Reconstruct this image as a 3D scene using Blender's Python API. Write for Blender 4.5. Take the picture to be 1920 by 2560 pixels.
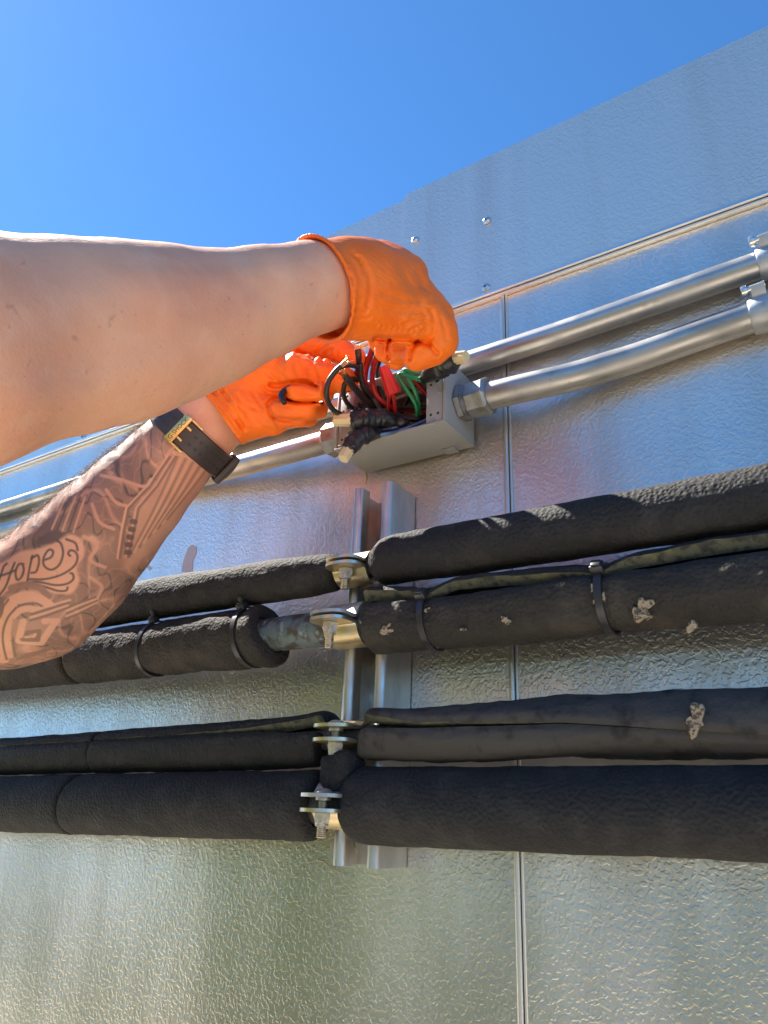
import bpy, bmesh, math, random
import numpy as np
from mathutils import Vector, Matrix, noise as mnoise

random.seed(7)
scene = bpy.context.scene
for o in list(bpy.data.objects):
    bpy.data.objects.remove(o, do_unlink=True)
COL = scene.collection

# ------------------------------------------------------------------ camera
# metres: X along the wall, Y into the wall (front face of the cladding at y = 0), Z up
FPX = 1880.0
def _n(v):
    v = np.array(v, float); return v / np.linalg.norm(v)
CUP = _n((189, 4630, -FPX)); CX = _n((3022, 640, FPX)); CX = _n(CX - CUP * np.dot(CX, CUP)); CY = np.cross(CUP, CX)
ROT = np.stack([CX, CY, CUP])
CAM = np.array([0.36922495, -0.52568781, -0.25219115])
cd = bpy.data.cameras.new('camera'); cam = bpy.data.objects.new('camera', cd); COL.objects.link(cam)
cd.sensor_fit = 'VERTICAL'; cd.sensor_height = 36.0; cd.lens = 36.0 * FPX / 2560.0
cd.clip_start = 0.02; cd.clip_end = 3000
M = Matrix([[*ROT[i], CAM[i]] for i in range(3)] + [[0, 0, 0, 1]])
cam.matrix_world = M
scene.camera = cam

# ------------------------------------------------------------------ world, sun, exposure
SUN = _n((-0.62, 0.022, 0.78))
SUN_EL = math.asin(SUN[2]); SUN_ROT = math.atan2(SUN[0], SUN[1])
world = bpy.data.worlds.new('World'); scene.world = world; world.use_nodes = True
wn = world.node_tree; wn.nodes.clear()
sky = wn.nodes.new('ShaderNodeTexSky'); sky.sky_type = 'NISHITA'; sky.sun_disc = False
sky.sun_elevation = SUN_EL; sky.sun_rotation = SUN_ROT; sky.altitude = 1000; sky.air_density = 0.65; sky.dust_density = 0.1; sky.ozone_density = 10.0
bg = wn.nodes.new('ShaderNodeBackground'); bg.inputs['Strength'].default_value = 0.110
wo = wn.nodes.new('ShaderNodeOutputWorld')
hs = wn.nodes.new('ShaderNodeHueSaturation'); hs.inputs['Saturation'].default_value = 1.07; hs.inputs['Hue'].default_value = 0.493
wn.links.new(sky.outputs[0], hs.inputs['Color']); wn.links.new(hs.outputs[0], bg.inputs[0]); wn.links.new(bg.outputs[0], wo.inputs[0])
ld = bpy.data.lights.new('sun', 'SUN'); ld.energy = 5.0; ld.angle = math.radians(0.53); ld.color = (1.0, 0.95, 0.86)
lo = bpy.data.objects.new('sun', ld); COL.objects.link(lo)
lo.rotation_euler = Vector(SUN).to_track_quat('Z', 'Y').to_euler(); lo.location = (-3, -1, 4)
vs = scene.view_settings; vs.view_transform = 'Standard'; vs.look = 'None'; vs.exposure = 1.66; vs.gamma = 1.0; vs.use_curve_mapping = False

# design helpers: a point at a chosen wall distance y (or depth d) on a sight line of the survey photo
def ray(u, v): return ROT @ (np.array([u - 960.0, -(v - 1280.0), -FPX]) / FPX)
def P(u, v, y):
    r = ray(u, v); return CAM + r * ((y - CAM[1]) / r[1])
def Q(u, v, d): return CAM + ray(u, v) * d

# ------------------------------------------------------------------ object helpers
ORG = {}
def thing(name, label, cat, base, group=None):
    o = bpy.data.objects.new(name, None); COL.objects.link(o)
    o.empty_display_size = 0.02; o.location = tuple(base); ORG[o.name] = np.array(base, float)
    o['label'] = label; o['category'] = cat
    if group: o['group'] = group
    return o
def tag(o, label, cat, group=None):
    o['label'] = label; o['category'] = cat
    if group: o['group'] = group
    return o
def mk(name, V, F, mat, parent=None, smooth=True, autos=None, mats=None, midx=None, recalc=True):
    V = np.asarray(V, float).reshape(-1, 3)
    lo_, hi_ = V.min(0), V.max(0)
    org = np.array([(lo_[0] + hi_[0]) / 2, (lo_[1] + hi_[1]) / 2, lo_[2]])
    me = bpy.data.meshes.new(name)
    me.from_pydata((V - org).tolist(), [], [tuple(int(i) for i in f) for f in F])
    if recalc:
        bm = bmesh.new(); bm.from_mesh(me); bmesh.ops.recalc_face_normals(bm, faces=bm.faces)
        bm.to_mesh(me); bm.free()
    if mats:
        for m in mats: me.materials.append(m)
        if midx is not None: me.polygons.foreach_set('material_index', np.array(midx, dtype=np.int32))
    else:
        me.materials.append(mat)
    if smooth:
        me.polygons.foreach_set('use_smooth', [True] * len(me.polygons))
        if autos is not None:
            me.set_sharp_from_angle(angle=math.radians(autos))
    o = bpy.data.objects.new(name, me); COL.objects.link(o); ORG[o.name] = org
    if parent is not None:
        o.parent = parent; o.location = tuple(org - ORG[parent.name])
    else:
        o.location = tuple(org)
    return o
class MB:
    """collects pieces of ONE part"""
    def __init__(s): s.V = []; s.F = []; s.n = 0
    def add(s, V, F):
        V = np.asarray(V, float).reshape(-1, 3); s.V.append(V); s.F += [tuple(i + s.n for i in f) for f in F]; s.n += len(V)
    def build(s, name, mat, parent=None, **k): return mk(name, np.concatenate(s.V), s.F, mat, parent, **k)

def frame_of(d, hint=(0, 0, 1)):
    d = _n(d); h = np.array(hint, float)
    if abs(np.dot(d, h)) > 0.95: h = np.array((1.0, 0.3, 0.1))
    a = _n(np.cross(h, d)); b = np.cross(d, a); return a, b
def spline(pts, n=8, closed=False):
    p = [np.array(q, float) for q in pts]
    if len(p) < 3: return np.array([p[0] + (p[1] - p[0]) * t for t in np.linspace(0, 1, n + 1)])
    q = [2 * p[0] - p[1]] + p + [2 * p[-1] - p[-2]]; out = []
    for i in range(1, len(q) - 2):
        for k in range(n):
            t = k / n
            out.append(0.5 * ((2 * q[i]) + (-q[i - 1] + q[i + 1]) * t + (2 * q[i - 1] - 5 * q[i] + 4 * q[i + 1] - q[i + 2]) * t * t + (-q[i - 1] + 3 * q[i] - 3 * q[i + 1] + q[i + 2]) * t ** 3))
    out.append(p[-1]); return np.array(out)
def tube(path, rad, seg=12, caps=True, rfun=None):
    path = np.asarray(path, float); n = len(path)
    rad = np.full(n, rad) if np.isscalar(rad) else np.interp(np.linspace(0, 1, n), np.linspace(0, 1, len(rad)), rad)
    V = []; F = []
    t = np.gradient(path, axis=0); a = None
    for i in range(n):
        d = _n(t[i])
        if a is None: a, b = frame_of(d)
        else:
            a = _n(a - d * np.dot(a, d)); b = np.cross(d, a)
        for k in range(seg):
            w = 2 * math.pi * k / seg; r = rad[i] * (rfun(i, w) if rfun else 1)
            V.append(path[i] + (a * math.cos(w) + b * math.sin(w)) * r)
    for i in range(n - 1):
        for k in range(seg):
            k2 = (k + 1) % seg; F.append((i * seg + k, i * seg + k2, (i + 1) * seg + k2, (i + 1) * seg + k))
    if caps:
        F.append(tuple(range(seg))[::-1]); F.append(tuple((n - 1) * seg + k for k in range(seg)))
    return V, F
def lathe(origin, axis, prof, seg=24, hint=(0, 0, 1), caps=True, flat=None, phase=0.0):
    """prof: (distance along axis, radius); flat: hex count -> polygonal section"""
    o = np.array(origin, float); d = _n(axis); a, b = frame_of(d, hint); V = []; F = []
    seg = flat or seg
    for (h, r) in prof:
        for k in range(seg):
            w = 2 * math.pi * k / seg + phase; V.append(o + d * h + (a * math.cos(w) + b * math.sin(w)) * r)
    for i in range(len(prof) - 1):
        for k in range(seg):
            k2 = (k + 1) % seg; F.append((i * seg + k, i * seg + k2, (i + 1) * seg + k2, (i + 1) * seg + k))
    if caps:
        F.append(tuple(range(seg))[::-1]); F.append(tuple((len(prof) - 1) * seg + k for k in range(seg)))
    return V, F
def box(x0, x1, y0, y1, z0, z1, bev=0.0):
    bm = bmesh.new(); vs_ = [bm.verts.new(p) for p in [(x, y, z) for x in (x0, x1) for y in (y0, y1) for z in (z0, z1)]]
    for f in [(0, 1, 3, 2), (4, 6, 7, 5), (0, 4, 5, 1), (2, 3, 7, 6), (0, 2, 6, 4), (1, 5, 7, 3)]: bm.faces.new([vs_[i] for i in f])
    if bev > 0: bmesh.ops.bevel(bm, geom=bm.edges[:] + bm.verts[:], offset=bev, segments=2, affect='EDGES', profile=0.5)
    bm.verts.index_update(); V = [tuple(v.co) for v in bm.verts]; F = [tuple(v.index for v in f.verts) for f in bm.faces]; bm.free(); return V, F
def obox(c, ax, ay, az, hx, hy, hz, bev=0.0):
    V, F = box(-hx, hx, -hy, hy, -hz, hz, bev); V = np.array(V)
    return np.array(c) + V[:, :1] * np.array(ax) + V[:, 1:2] * np.array(ay) + V[:, 2:] * np.array(az), F
def extrude_poly(poly, h0, h1, o, ax, ay, az):
    """2-D polygon (ax, ay) extruded along az from h0 to h1"""
    o, ax, ay, az = [np.array(q, float) for q in (o, ax, ay, az)]; n = len(poly)
    V = [o + ax * p[0] + ay * p[1] + az * h for h in (h0, h1) for p in poly]
    F = [tuple(range(n))[::-1], tuple(range(n, 2 * n))] + [(i, (i + 1) % n, n + (i + 1) % n, n + i) for i in range(n)]
    return V, F

# ------------------------------------------------------------------ materials
def mat(name, col, rough=0.5, metal=0.0, bump=None, var=None, rvar=None, spec=None, coat=0.0, sss=None):
    """bump: list of (type, scale, strength, distance); var: list of (colour, scale, lo, hi, stretch)"""
    m = bpy.data.materials.new(name); m.use_nodes = True; nt = m.node_tree; N = nt.nodes; L = nt.links
    b = N['Principled BSDF']; b.inputs['Base Color'].default_value = (*col, 1); b.inputs['Roughness'].default_value = rough; b.inputs['Metallic'].default_value = metal
    if spec is not None: b.inputs['Specular IOR Level'].default_value = spec
    if coat: b.inputs['Coat Weight'].default_value = coat; b.inputs['Coat Roughness'].default_value = 0.25
    if sss: b.inputs['Subsurface Weight'].default_value = sss[0]; b.inputs['Subsurface Radius'].default_value = sss[1]; b.inputs['Subsurface Scale'].default_value = sss[2]
    tc = N.new('ShaderNodeTexCoord')
    def tex(kind, scale, stretch=None, detail=3.0):
        src = tc.outputs['Object']
        if stretch:
            mp = N.new('ShaderNodeMapping'); mp.inputs['Scale'].default_value = stretch; L.new(src, mp.inputs[0]); src = mp.outputs[0]
        if kind == 'v':
            t = N.new('ShaderNodeTexVoronoi'); t.inputs['Scale'].default_value = scale; L.new(src, t.inputs['Vector']); return t.outputs['Distance']
        if kind == 'vs':
            t = N.new('ShaderNodeTexVoronoi'); t.feature = 'SMOOTH_F1'; t.inputs['Scale'].default_value = scale; L.new(src, t.inputs['Vector']); return t.outputs['Distance']
        if kind == 'w':
            t = N.new('ShaderNodeTexWave'); t.inputs['Scale'].default_value = scale; t.inputs['Distortion'].default_value = 6; t.inputs['Detail'].default_value = 2; L.new(src, t.inputs['Vector']); return t.outputs['Fac']
        t = N.new('ShaderNodeTexNoise'); t.inputs['Scale'].default_value = scale; t.inputs['Detail'].default_value = detail; L.new(src, t.inputs['Vector']); return t.outputs[0]
    def ramp(fac, lo, hi, a=0.0, bb=1.0):
        r = N.new('ShaderNodeMapRange'); r.interpolation_type = 'SMOOTHSTEP'
        r.inputs[1].default_value = lo; r.inputs[2].default_value = hi; r.inputs[3].default_value = a; r.inputs[4].default_value = bb; L.new(fac, r.inputs[0]); return r.outputs[0]
    cur = None
    for (c2, scale, lo, hi, *st) in (var or []):
        mx = N.new('ShaderNodeMix'); mx.data_type = 'RGBA'
        L.new(ramp(tex('n', scale, st[0] if st else None), lo, hi, 0, st[1] if len(st) > 1 else 1), mx.inputs[0])
        if cur is None: mx.inputs[6].default_value = (*col, 1)
        else: L.new(cur, mx.inputs[6])
        mx.inputs[7].default_value = (*c2, 1); cur = mx.outputs[2]
    if cur is not None: L.new(cur, b.inputs['Base Color'])
    if rvar:
        scale, lo, hi, a, bb = rvar[:5]; L.new(ramp(tex('n', scale, rvar[5] if len(rvar) > 5 else None), lo, hi, a, bb), b.inputs['Roughness'])
    prev = None
    for (kind, scale, strength, dist, *st) in (bump or []):
        bp = N.new('ShaderNodeBump'); bp.inputs['Strength'].default_value = strength; bp.inputs['Distance'].default_value = dist
        L.new(tex(kind, scale, st[0] if st else None), bp.inputs['Height'])
        if prev: L.new(prev, bp.inputs['Normal'])
        prev = bp.outputs[0]
    if prev: L.new(prev, b.inputs['Normal'])
    m['_cur'] = 0
    return m

def stucco_mat(name, col, rough, strength, streak=0.5, low_tint=False):
    """stucco-embossed metal sheet: wormy relief, faint dirt streaks, zinc bloom"""
    m = bpy.data.materials.new(name); m.use_nodes = True; nt = m.node_tree; N = nt.nodes; L = nt.links
    b = N['Principled BSDF']; b.inputs['Metallic'].default_value = 0.84
    g = N.new('ShaderNodeNewGeometry')
    wob = N.new('ShaderNodeTexNoise'); wob.inputs['Scale'].default_value = 160; wob.inputs['Detail'].default_value = 1; L.new(g.outputs['Position'], wob.inputs['Vector'])
    mv = N.new('ShaderNodeVectorMath'); mv.operation = 'SCALE'; mv.inputs['Scale'].default_value = 0.003; L.new(wob.outputs['Color'], mv.inputs[0])
    ad = N.new('ShaderNodeVectorMath'); ad.operation = 'ADD'; L.new(g.outputs['Position'], ad.inputs[0]); L.new(mv.outputs[0], ad.inputs[1])
    n1 = N.new('ShaderNodeTexNoise'); n1.inputs['Scale'].default_value = 350; n1.inputs['Detail'].default_value = 1.0; L.new(ad.outputs[0], n1.inputs['Vector'])
    r1 = N.new('ShaderNodeMapRange'); r1.interpolation_type = 'SMOOTHSTEP'; r1.inputs[1].default_value = 0.42; r1.inputs[2].default_value = 0.62; L.new(n1.outputs[0], r1.inputs[0])
    bp = N.new('ShaderNodeBump'); bp.inputs['Strength'].default_value = strength; bp.inputs['Distance'].default_value = 0.0006; L.new(r1.outputs[0], bp.inputs['Height'])
    n2 = N.new('ShaderNodeTexNoise'); n2.inputs['Scale'].default_value = 9; n2.inputs['Detail'].default_value = 2; L.new(g.outputs['Position'], n2.inputs['Vector'])
    bp2 = N.new('ShaderNodeBump'); bp2.inputs['Strength'].default_value = 0.10; bp2.inputs['Distance'].default_value = 0.01; L.new(n2.outputs[0], bp2.inputs['Height']); L.new(bp2.outputs[0], bp.inputs['Normal'])
    L.new(bp.outputs[0], b.inputs['Normal'])
    mp = N.new('ShaderNodeMapping'); mp.inputs['Scale'].default_value = (1, 1, 0.05); L.new(g.outputs['Position'], mp.inputs[0])
    st = N.new('ShaderNodeTexNoise'); st.inputs['Scale'].default_value = 26; st.inputs['Detail'].default_value = 3; L.new(mp.outputs[0], st.inputs['Vector'])
    sr = N.new('ShaderNodeMapRange'); sr.inputs[1].default_value = 0.45; sr.inputs[2].default_value = 0.75; sr.inputs[4].default_value = streak; L.new(st.outputs[0], sr.inputs[0])
    mx = N.new('ShaderNodeMix'); mx.data_type = 'RGBA'; mx.inputs[6].default_value = (*col, 1); mx.inputs[7].default_value = (0.56, 0.50, 0.42, 1); L.new(sr.outputs[0], mx.inputs[0])
    colout = mx.outputs[2]
    if low_tint:        # blotchy grey-green tint in the colour, stronger towards the bottom
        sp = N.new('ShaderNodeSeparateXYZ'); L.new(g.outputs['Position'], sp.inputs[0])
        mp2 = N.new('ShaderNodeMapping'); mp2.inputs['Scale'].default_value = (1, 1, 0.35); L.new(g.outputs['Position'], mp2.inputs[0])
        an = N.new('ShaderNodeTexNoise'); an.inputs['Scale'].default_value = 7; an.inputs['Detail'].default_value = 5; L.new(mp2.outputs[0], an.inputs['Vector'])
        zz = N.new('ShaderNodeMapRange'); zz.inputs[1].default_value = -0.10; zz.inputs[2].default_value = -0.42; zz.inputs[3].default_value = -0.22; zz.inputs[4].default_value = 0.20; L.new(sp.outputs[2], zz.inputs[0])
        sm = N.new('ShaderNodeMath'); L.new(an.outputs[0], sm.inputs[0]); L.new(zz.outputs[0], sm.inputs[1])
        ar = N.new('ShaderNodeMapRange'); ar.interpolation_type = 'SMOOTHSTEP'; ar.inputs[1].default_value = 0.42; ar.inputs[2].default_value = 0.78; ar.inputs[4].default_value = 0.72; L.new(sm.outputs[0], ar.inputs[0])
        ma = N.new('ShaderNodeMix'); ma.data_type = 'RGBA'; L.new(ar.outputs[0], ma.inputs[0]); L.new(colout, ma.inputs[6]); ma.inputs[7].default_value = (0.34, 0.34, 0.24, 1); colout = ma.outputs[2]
    L.new(colout, b.inputs['Base Color'])
    rr = N.new('ShaderNodeMapRange'); rr.inputs[1].default_value = 0.3; rr.inputs[2].default_value = 0.8; rr.inputs[3].default_value = rough; rr.inputs[4].default_value = rough + 0.07; L.new(st.outputs[0], rr.inputs[0]); L.new(rr.outputs[0], b.inputs['Roughness'])
    return m

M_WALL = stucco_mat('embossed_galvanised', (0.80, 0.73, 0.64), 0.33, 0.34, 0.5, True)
M_FASC = stucco_mat('embossed_flashing', (0.92, 0.80, 0.66), 0.38, 0.30, 0.35)
M_SEAM = mat('seam_strip_metal', (0.74, 0.66, 0.56), 0.35, 0.8, bump=[('n', 300, 0.2, 0.0005)])
M_HEM = mat('hem_metal', (0.78, 0.77, 0.75), 0.28, 1.0, bump=[('n', 220, 0.2, 0.0004)])
M_SCREW = mat('zinc_screw', (0.75, 0.74, 0.70), 0.3, 1.0, bump=[('n', 600, 0.15, 0.0003)])
M_DARK = mat('dark_recess', (0.03, 0.03, 0.03), 0.7)
M_ROOF = mat('roof_membrane', (0.45, 0.45, 0.44), 0.8, bump=[('n', 40, 0.3, 0.01)])
M_EMT = mat('galvanised_conduit', (0.50, 0.47, 0.43), 0.40, 0.88, bump=[('n', 700, 0.10, 0.0003), ('n', 60, 0.08, 0.002)], var=[((0.30, 0.29, 0.27), 55, 0.46, 0.70, (0.4, 1, 1), 0.8), ((0.66, 0.64, 0.60), 18, 0.55, 0.72, (1, 1, 1), 0.6), ((0.36, 0.33, 0.30), 220, 0.60, 0.75, (1, 1, 1), 0.7)], rvar=(30, 0.35, 0.7, 0.36, 0.52))
M_CAST = mat('cast_zinc_fitting', (0.38, 0.38, 0.37), 0.5, 0.9, bump=[('n', 400, 0.3, 0.0006)], var=[((0.28, 0.275, 0.265), 120, 0.45, 0.7)])
M_STRUT = mat('galvanised_strut', (0.62, 0.58, 0.52), 0.36, 0.9, bump=[('n', 500, 0.12, 0.0004)], var=[((0.46, 0.43, 0.39), 70, 0.45, 0.7, (1, 1, 0.3), 0.8)], rvar=(50, 0.3, 0.7, 0.28, 0.5))
M_GOLD = mat('zinc_dichromate_steel', (0.62, 0.50, 0.28), 0.36, 0.95, bump=[('n', 300, 0.2, 0.0005)], var=[((0.62, 0.58, 0.47), 55, 0.42, 0.62), ((0.30, 0.21, 0.10), 160, 0.6, 0.78, (1, 1, 1), 0.7)])
M_ZINC = mat('dull_zinc_steel', (0.50, 0.50, 0.48), 0.52, 0.75, bump=[('n', 350, 0.25, 0.0005)], var=[((0.42, 0.40, 0.36), 120, 0.5, 0.72)])
M_BOLT = mat('weathered_bolt', (0.60, 0.52, 0.38), 0.42, 0.9, bump=[('n', 600, 0.25, 0.0004)], var=[((0.42, 0.26, 0.14), 180, 0.52, 0.72, (1, 1, 1), 0.8)])
M_NUT = mat('weathered_nut', (0.58, 0.54, 0.45), 0.45, 0.8, bump=[('n', 700, 0.3, 0.0004)], var=[((0.40, 0.30, 0.20), 200, 0.5, 0.72)])
M_FOAM = mat('black_pipe_foam', (0.023, 0.021, 0.0195), 0.8, 0, bump=[('vs', 420, 1.0, 0.0013), ('n', 1000, 0.5, 0.0006), ('n', 30, 0.12, 0.003)], var=[((0.040, 0.036, 0.032), 50, 0.45, 0.75), ((0.050, 0.045, 0.038), 600, 0.66, 0.80)], spec=0.3)
M_FOAMW = mat('weathered_pipe_foam', (0.030, 0.026, 0.022), 0.8, 0, bump=[('vs', 420, 1.0, 0.0013), ('n', 1000, 0.5, 0.0006), ('n', 30, 0.15, 0.003)], var=[((0.055, 0.046, 0.036), 40, 0.45, 0.75), ((0.070, 0.060, 0.046), 600, 0.66, 0.82)], spec=0.3)
M_FOAMD = mat('sun_bleached_foam', (0.072, 0.063, 0.054), 0.8, 0, bump=[('vs', 420, 0.5, 0.0008), ('n', 1000, 0.4, 0.0005), ('n', 20, 0.2, 0.004)], var=[((0.125, 0.110, 0.090), 12, 0.42, 0.7, (0.3, 1, 1)), ((0.03, 0.026, 0.022), 80, 0.5, 0.75)], spec=0.3)
M_FOAMCUT = mat('mossy_foam_cut_face', (0.10, 0.095, 0.055), 0.85, 0, bump=[('n', 700, 0.6, 0.001)], var=[((0.035, 0.033, 0.025), 160, 0.42, 0.65), ((0.15, 0.15, 0.06), 90, 0.55, 0.75)])
M_PECK = mat('exposed_tan_foam', (0.38, 0.29, 0.185), 0.85, 0, bump=[('n', 900, 0.8, 0.001)], var=[((0.10, 0.075, 0.05), 420, 0.47, 0.60)])
M_COPPER = mat('verdigris_pipe', (0.13, 0.17, 0.17), 0.6, 0.25, bump=[('n', 400, 0.4, 0.0008)], var=[((0.07, 0.06, 0.05), 80, 0.42, 0.6), ((0.25, 0.33, 0.34), 130, 0.58, 0.75)])
M_COPDARK = mat('grimy_pipe', (0.07, 0.065, 0.06), 0.6, 0.2, bump=[('n', 400, 0.4, 0.0008)], var=[((0.14, 0.13, 0.12), 90, 0.45, 0.7)])
M_TIE = mat('black_nylon_tie', (0.022, 0.022, 0.024), 0.38)
M_PVC = mat('grey_pvc', (0.33, 0.32, 0.30), 0.42, 0, bump=[('n', 900, 0.12, 0.0003)], var=[((0.33, 0.32, 0.30), 30, 0.4, 0.7)], spec=0.4)
M_WBLACK = mat('black_wire_jacket', (0.022, 0.019, 0.019), 0.38, 0, bump=[('n', 500, 0.15, 0.0005)])
M_WRED = mat('red_wire_jacket', (0.42, 0.018, 0.016), 0.35, 0, bump=[('n', 500, 0.15, 0.0005)], var=[((0.24, 0.012, 0.014), 90, 0.45, 0.7)])
M_WGREEN = mat('green_wire_jacket', (0.02, 0.26, 0.10), 0.35, 0, bump=[('n', 500, 0.15, 0.0005)])
M_WBLUE = mat('blue_wire_jacket', (0.09, 0.20, 0.42), 0.35, 0, var=[((0.03, 0.05, 0.14), 60, 0.45, 0.6)])
M_WTAN = mat('grey_wire_jacket', (0.30, 0.26, 0.21), 0.45)
M_STRAND = mat('copper_strands', (0.62, 0.36, 0.18), 0.35, 1.0)
M_NUTRED = mat('red_wire_connector', (0.50, 0.022, 0.018), 0.42, 0, bump=[('n', 300, 0.25, 0.0008)])
M_NUTTAN = mat('tan_wire_connector', (0.66, 0.53, 0.30), 0.5, 0, bump=[('n', 300, 0.2, 0.0006)])
M_TAPE = mat('black_vinyl_tape', (0.018, 0.017, 0.019), 0.33, 0, bump=[('n', 260, 0.5, 0.0010, (1, 1, .4))])
M_GLOVE = mat('orange_nitrile', (0.97, 0.185, 0.010), 0.48, 0, bump=[('n', 700, 0.18, 0.0004), ('n', 160, 0.45, 0.0016, (.5, 1, 2.6)), ('vs', 420, 0.22, 0.0007)], var=[((0.88, 0.145, 0.008), 40, 0.45, 0.75)], spec=0.35, sss=(0.12, (0.004, 0.0015, 0.0005), 1.0))
M_STRAP = mat('black_resin_strap', (0.045, 0.032, 0.030), 0.45, 0, bump=[('n', 600, 0.2, 0.0003)])
M_BRASS = mat('gold_buckle', (0.62, 0.47, 0.19), 0.32, 1.0, bump=[('n', 400, 0.1, 0.0003)])
M_SHIRT = mat('green_work_shirt', (0.40, 0.56, 0.06), 0.9, 0, bump=[('n', 900, 0.3, 0.0008), ('n', 25, 0.5, 0.01)])
M_JEANS = mat('khaki_canvas', (0.22, 0.20, 0.13), 0.9, 0, bump=[('n', 900, 0.3, 0.0008), ('n', 20, 0.5, 0.01)])
M_HAIR = mat('dark_hair', (0.02, 0.015, 0.012), 0.55, 0, bump=[('n', 300, 0.8, 0.003, (1, 1, 0.2))])
M_STRAW = mat('dry_straw', (0.42, 0.33, 0.17), 0.8)
M_BARK = mat('bark', (0.10, 0.075, 0.05), 0.9, 0, bump=[('n', 30, 0.8, 0.03)])
M_LEAF = mat('leaves', (0.05, 0.10, 0.025), 0.6, 0, var=[((0.09, 0.14, 0.03), 3, 0.4, 0.7)])
# ================================================================== ground and building
GZ = -1.42
gm = bpy.data.materials.new('patchy_grass'); gm.use_nodes = True
def _ground():
    N = gm.node_tree.nodes; L = gm.node_tree.links; b = N['Principled BSDF']; b.inputs['Roughness'].default_value = 0.9
    tc = N.new('ShaderNodeTexCoord')
    def nz(s, d=4):
        t = N.new('ShaderNodeTexNoise'); t.inputs['Scale'].default_value = s; t.inputs['Detail'].default_value = d; L.new(tc.outputs['Object'], t.inputs['Vector']); return t.outputs[0]
    def mr(f, a, c):
        r = N.new('ShaderNodeMapRange'); r.inputs[1].default_value = a; r.inputs[2].default_value = c; L.new(f, r.inputs[0]); return r.outputs[0]
    m1 = N.new('ShaderNodeMix'); m1.data_type = 'RGBA'; m1.inputs[6].default_value = (0.055, 0.062, 0.025, 1); m1.inputs[7].default_value = (0.08, 0.075, 0.038, 1); L.new(mr(nz(3), 0.35, 0.65), m1.inputs[0])
    m2 = N.new('ShaderNodeMix'); m2.data_type = 'RGBA'; L.new(m1.outputs[2], m2.inputs[6]); m2.inputs[7].default_value = (0.10, 0.088, 0.074, 1); L.new(mr(nz(0.22, 3), 0.46, 0.60), m2.inputs[0])
    L.new(m2.outputs[2], b.inputs['Base Color'])
    bp = N.new('ShaderNodeBump'); bp.inputs['Distance'].default_value = 0.05; L.new(nz(25), bp.inputs['Height']); L.new(bp.outputs[0], b.inputs['Normal'])
_ground()
g = mk('ground', [(-900, -900, GZ), (900, -900, GZ), (900, 900, GZ), (-900, 900, GZ)], [(0, 1, 2, 3)], gm, smooth=False); g['kind'] = 'structure'

M_BOUNCE = mat('pale_bounce', (0.66, 0.59, 0.49), 0.85, 0, bump=[('n', 60, .3, .004)], var=[((0.60, 0.53, 0.44), 2.0, .4, .65), ((0.50, 0.45, 0.38), 14, .55, .75)])
pad = mk('bounce_slab', *box(-9, 9, -1.5, -0.02, GZ - .1, GZ + .05, .01), M_BOUNCE, smooth=False); pad['kind'] = 'structure'  # unseen pale slab, added to bounce sunlight up onto the arms
B = thing('cold_room_building', 'silver embossed metal clad building wall under a flat flashing', 'building', (0, 1.5, GZ))
SX = 0.1373
for x0, x1 in ((-3.0, SX - 0.0004), (SX + 0.0004, 3.0)):
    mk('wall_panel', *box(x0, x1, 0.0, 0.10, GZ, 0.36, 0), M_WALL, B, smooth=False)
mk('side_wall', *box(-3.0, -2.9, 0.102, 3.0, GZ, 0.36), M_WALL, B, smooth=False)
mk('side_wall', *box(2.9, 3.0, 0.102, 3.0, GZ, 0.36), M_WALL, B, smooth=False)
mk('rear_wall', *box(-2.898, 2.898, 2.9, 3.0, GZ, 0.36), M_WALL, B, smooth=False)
mk('roof', *box(-3.02, 3.02, 0.004, 3.02, 0.3615, 0.365), M_ROOF, B, smooth=False)
# vertical panel joint: two rolled beads with a dark groove between
def half_bead(xc, w, h, z0, z1):
    prof = [(xc + w * math.cos(t), -h * math.sin(t)) for t in np.linspace(0, math.pi, 9)] + [(xc - w, 0.001), (xc + w, 0.001)]
    return extrude_poly(prof, z0, z1, (0, 0, 0), (1, 0, 0), (0, 1, 0), (0, 0, 1))
mk('seam_bead', *half_bead(SX - 0.0024, 0.0024, 0.0022, GZ, 0.1965), M_SEAM, B, autos=50)
mk('seam_bead', *half_bead(SX + 0.0017, 0.0012, 0.0016, GZ, 0.1965), M_SEAM, B, autos=50)
mk('seam_groove', *box(SX - 0.0002, SX + 0.0006, -0.0006, 0.001, GZ, 0.1965), M_DARK, B, smooth=False)
# flashing sheets along the roof edge, with a little waviness so that reflections wander
def sheet(x0, x1, z0, z1, y, amp, nx, seed):
    mb = MB(); xs = np.linspace(x0, x1, nx); V = []; F = []
    zs = np.linspace(z0, z1, 10)
    for k, yy in enumerate((y, y + 0.0012)):
        for x in xs:
            for z in zs:
                w = amp * mnoise.noise(Vector((x * 5 + seed, z * 7, seed)))
                V.append((x, yy + w - amp, z))
    n = nx * 10
    for i in range(nx - 1):
        for j in range(9):
            a = i * 10 + j; F.append((a, a + 10, a + 11, a + 1)); F.append((n + a, n + a + 1, n + a + 11, n + a + 10))
    rim = [(i, i + 1) for i in range(9)] + [(i * 10 + 9, i * 10 + 19) for i in range(nx - 1)] + [((nx - 1) * 10 + j + 1, (nx - 1) * 10 + j) for j in range(8, -1, -1)] + [((i + 1) * 10, i * 10) for i in range(nx - 2, -1, -1)]
    F += [(a, b, b + n, a + n) for a, b in rim]
    return V, F
mk('flashing_sheet', *sheet(-3.0, 0.06, 0.2005, 0.3665, -0.0022, 0.0007, 90, 3.1), M_FASC, B, autos=40)
mk('flashing_sheet', *sheet(0.0275, 3.0, 0.2005, 0.3700, -0.0048, 0.0009, 90, 8.4), M_FASC, B, autos=40)
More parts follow.
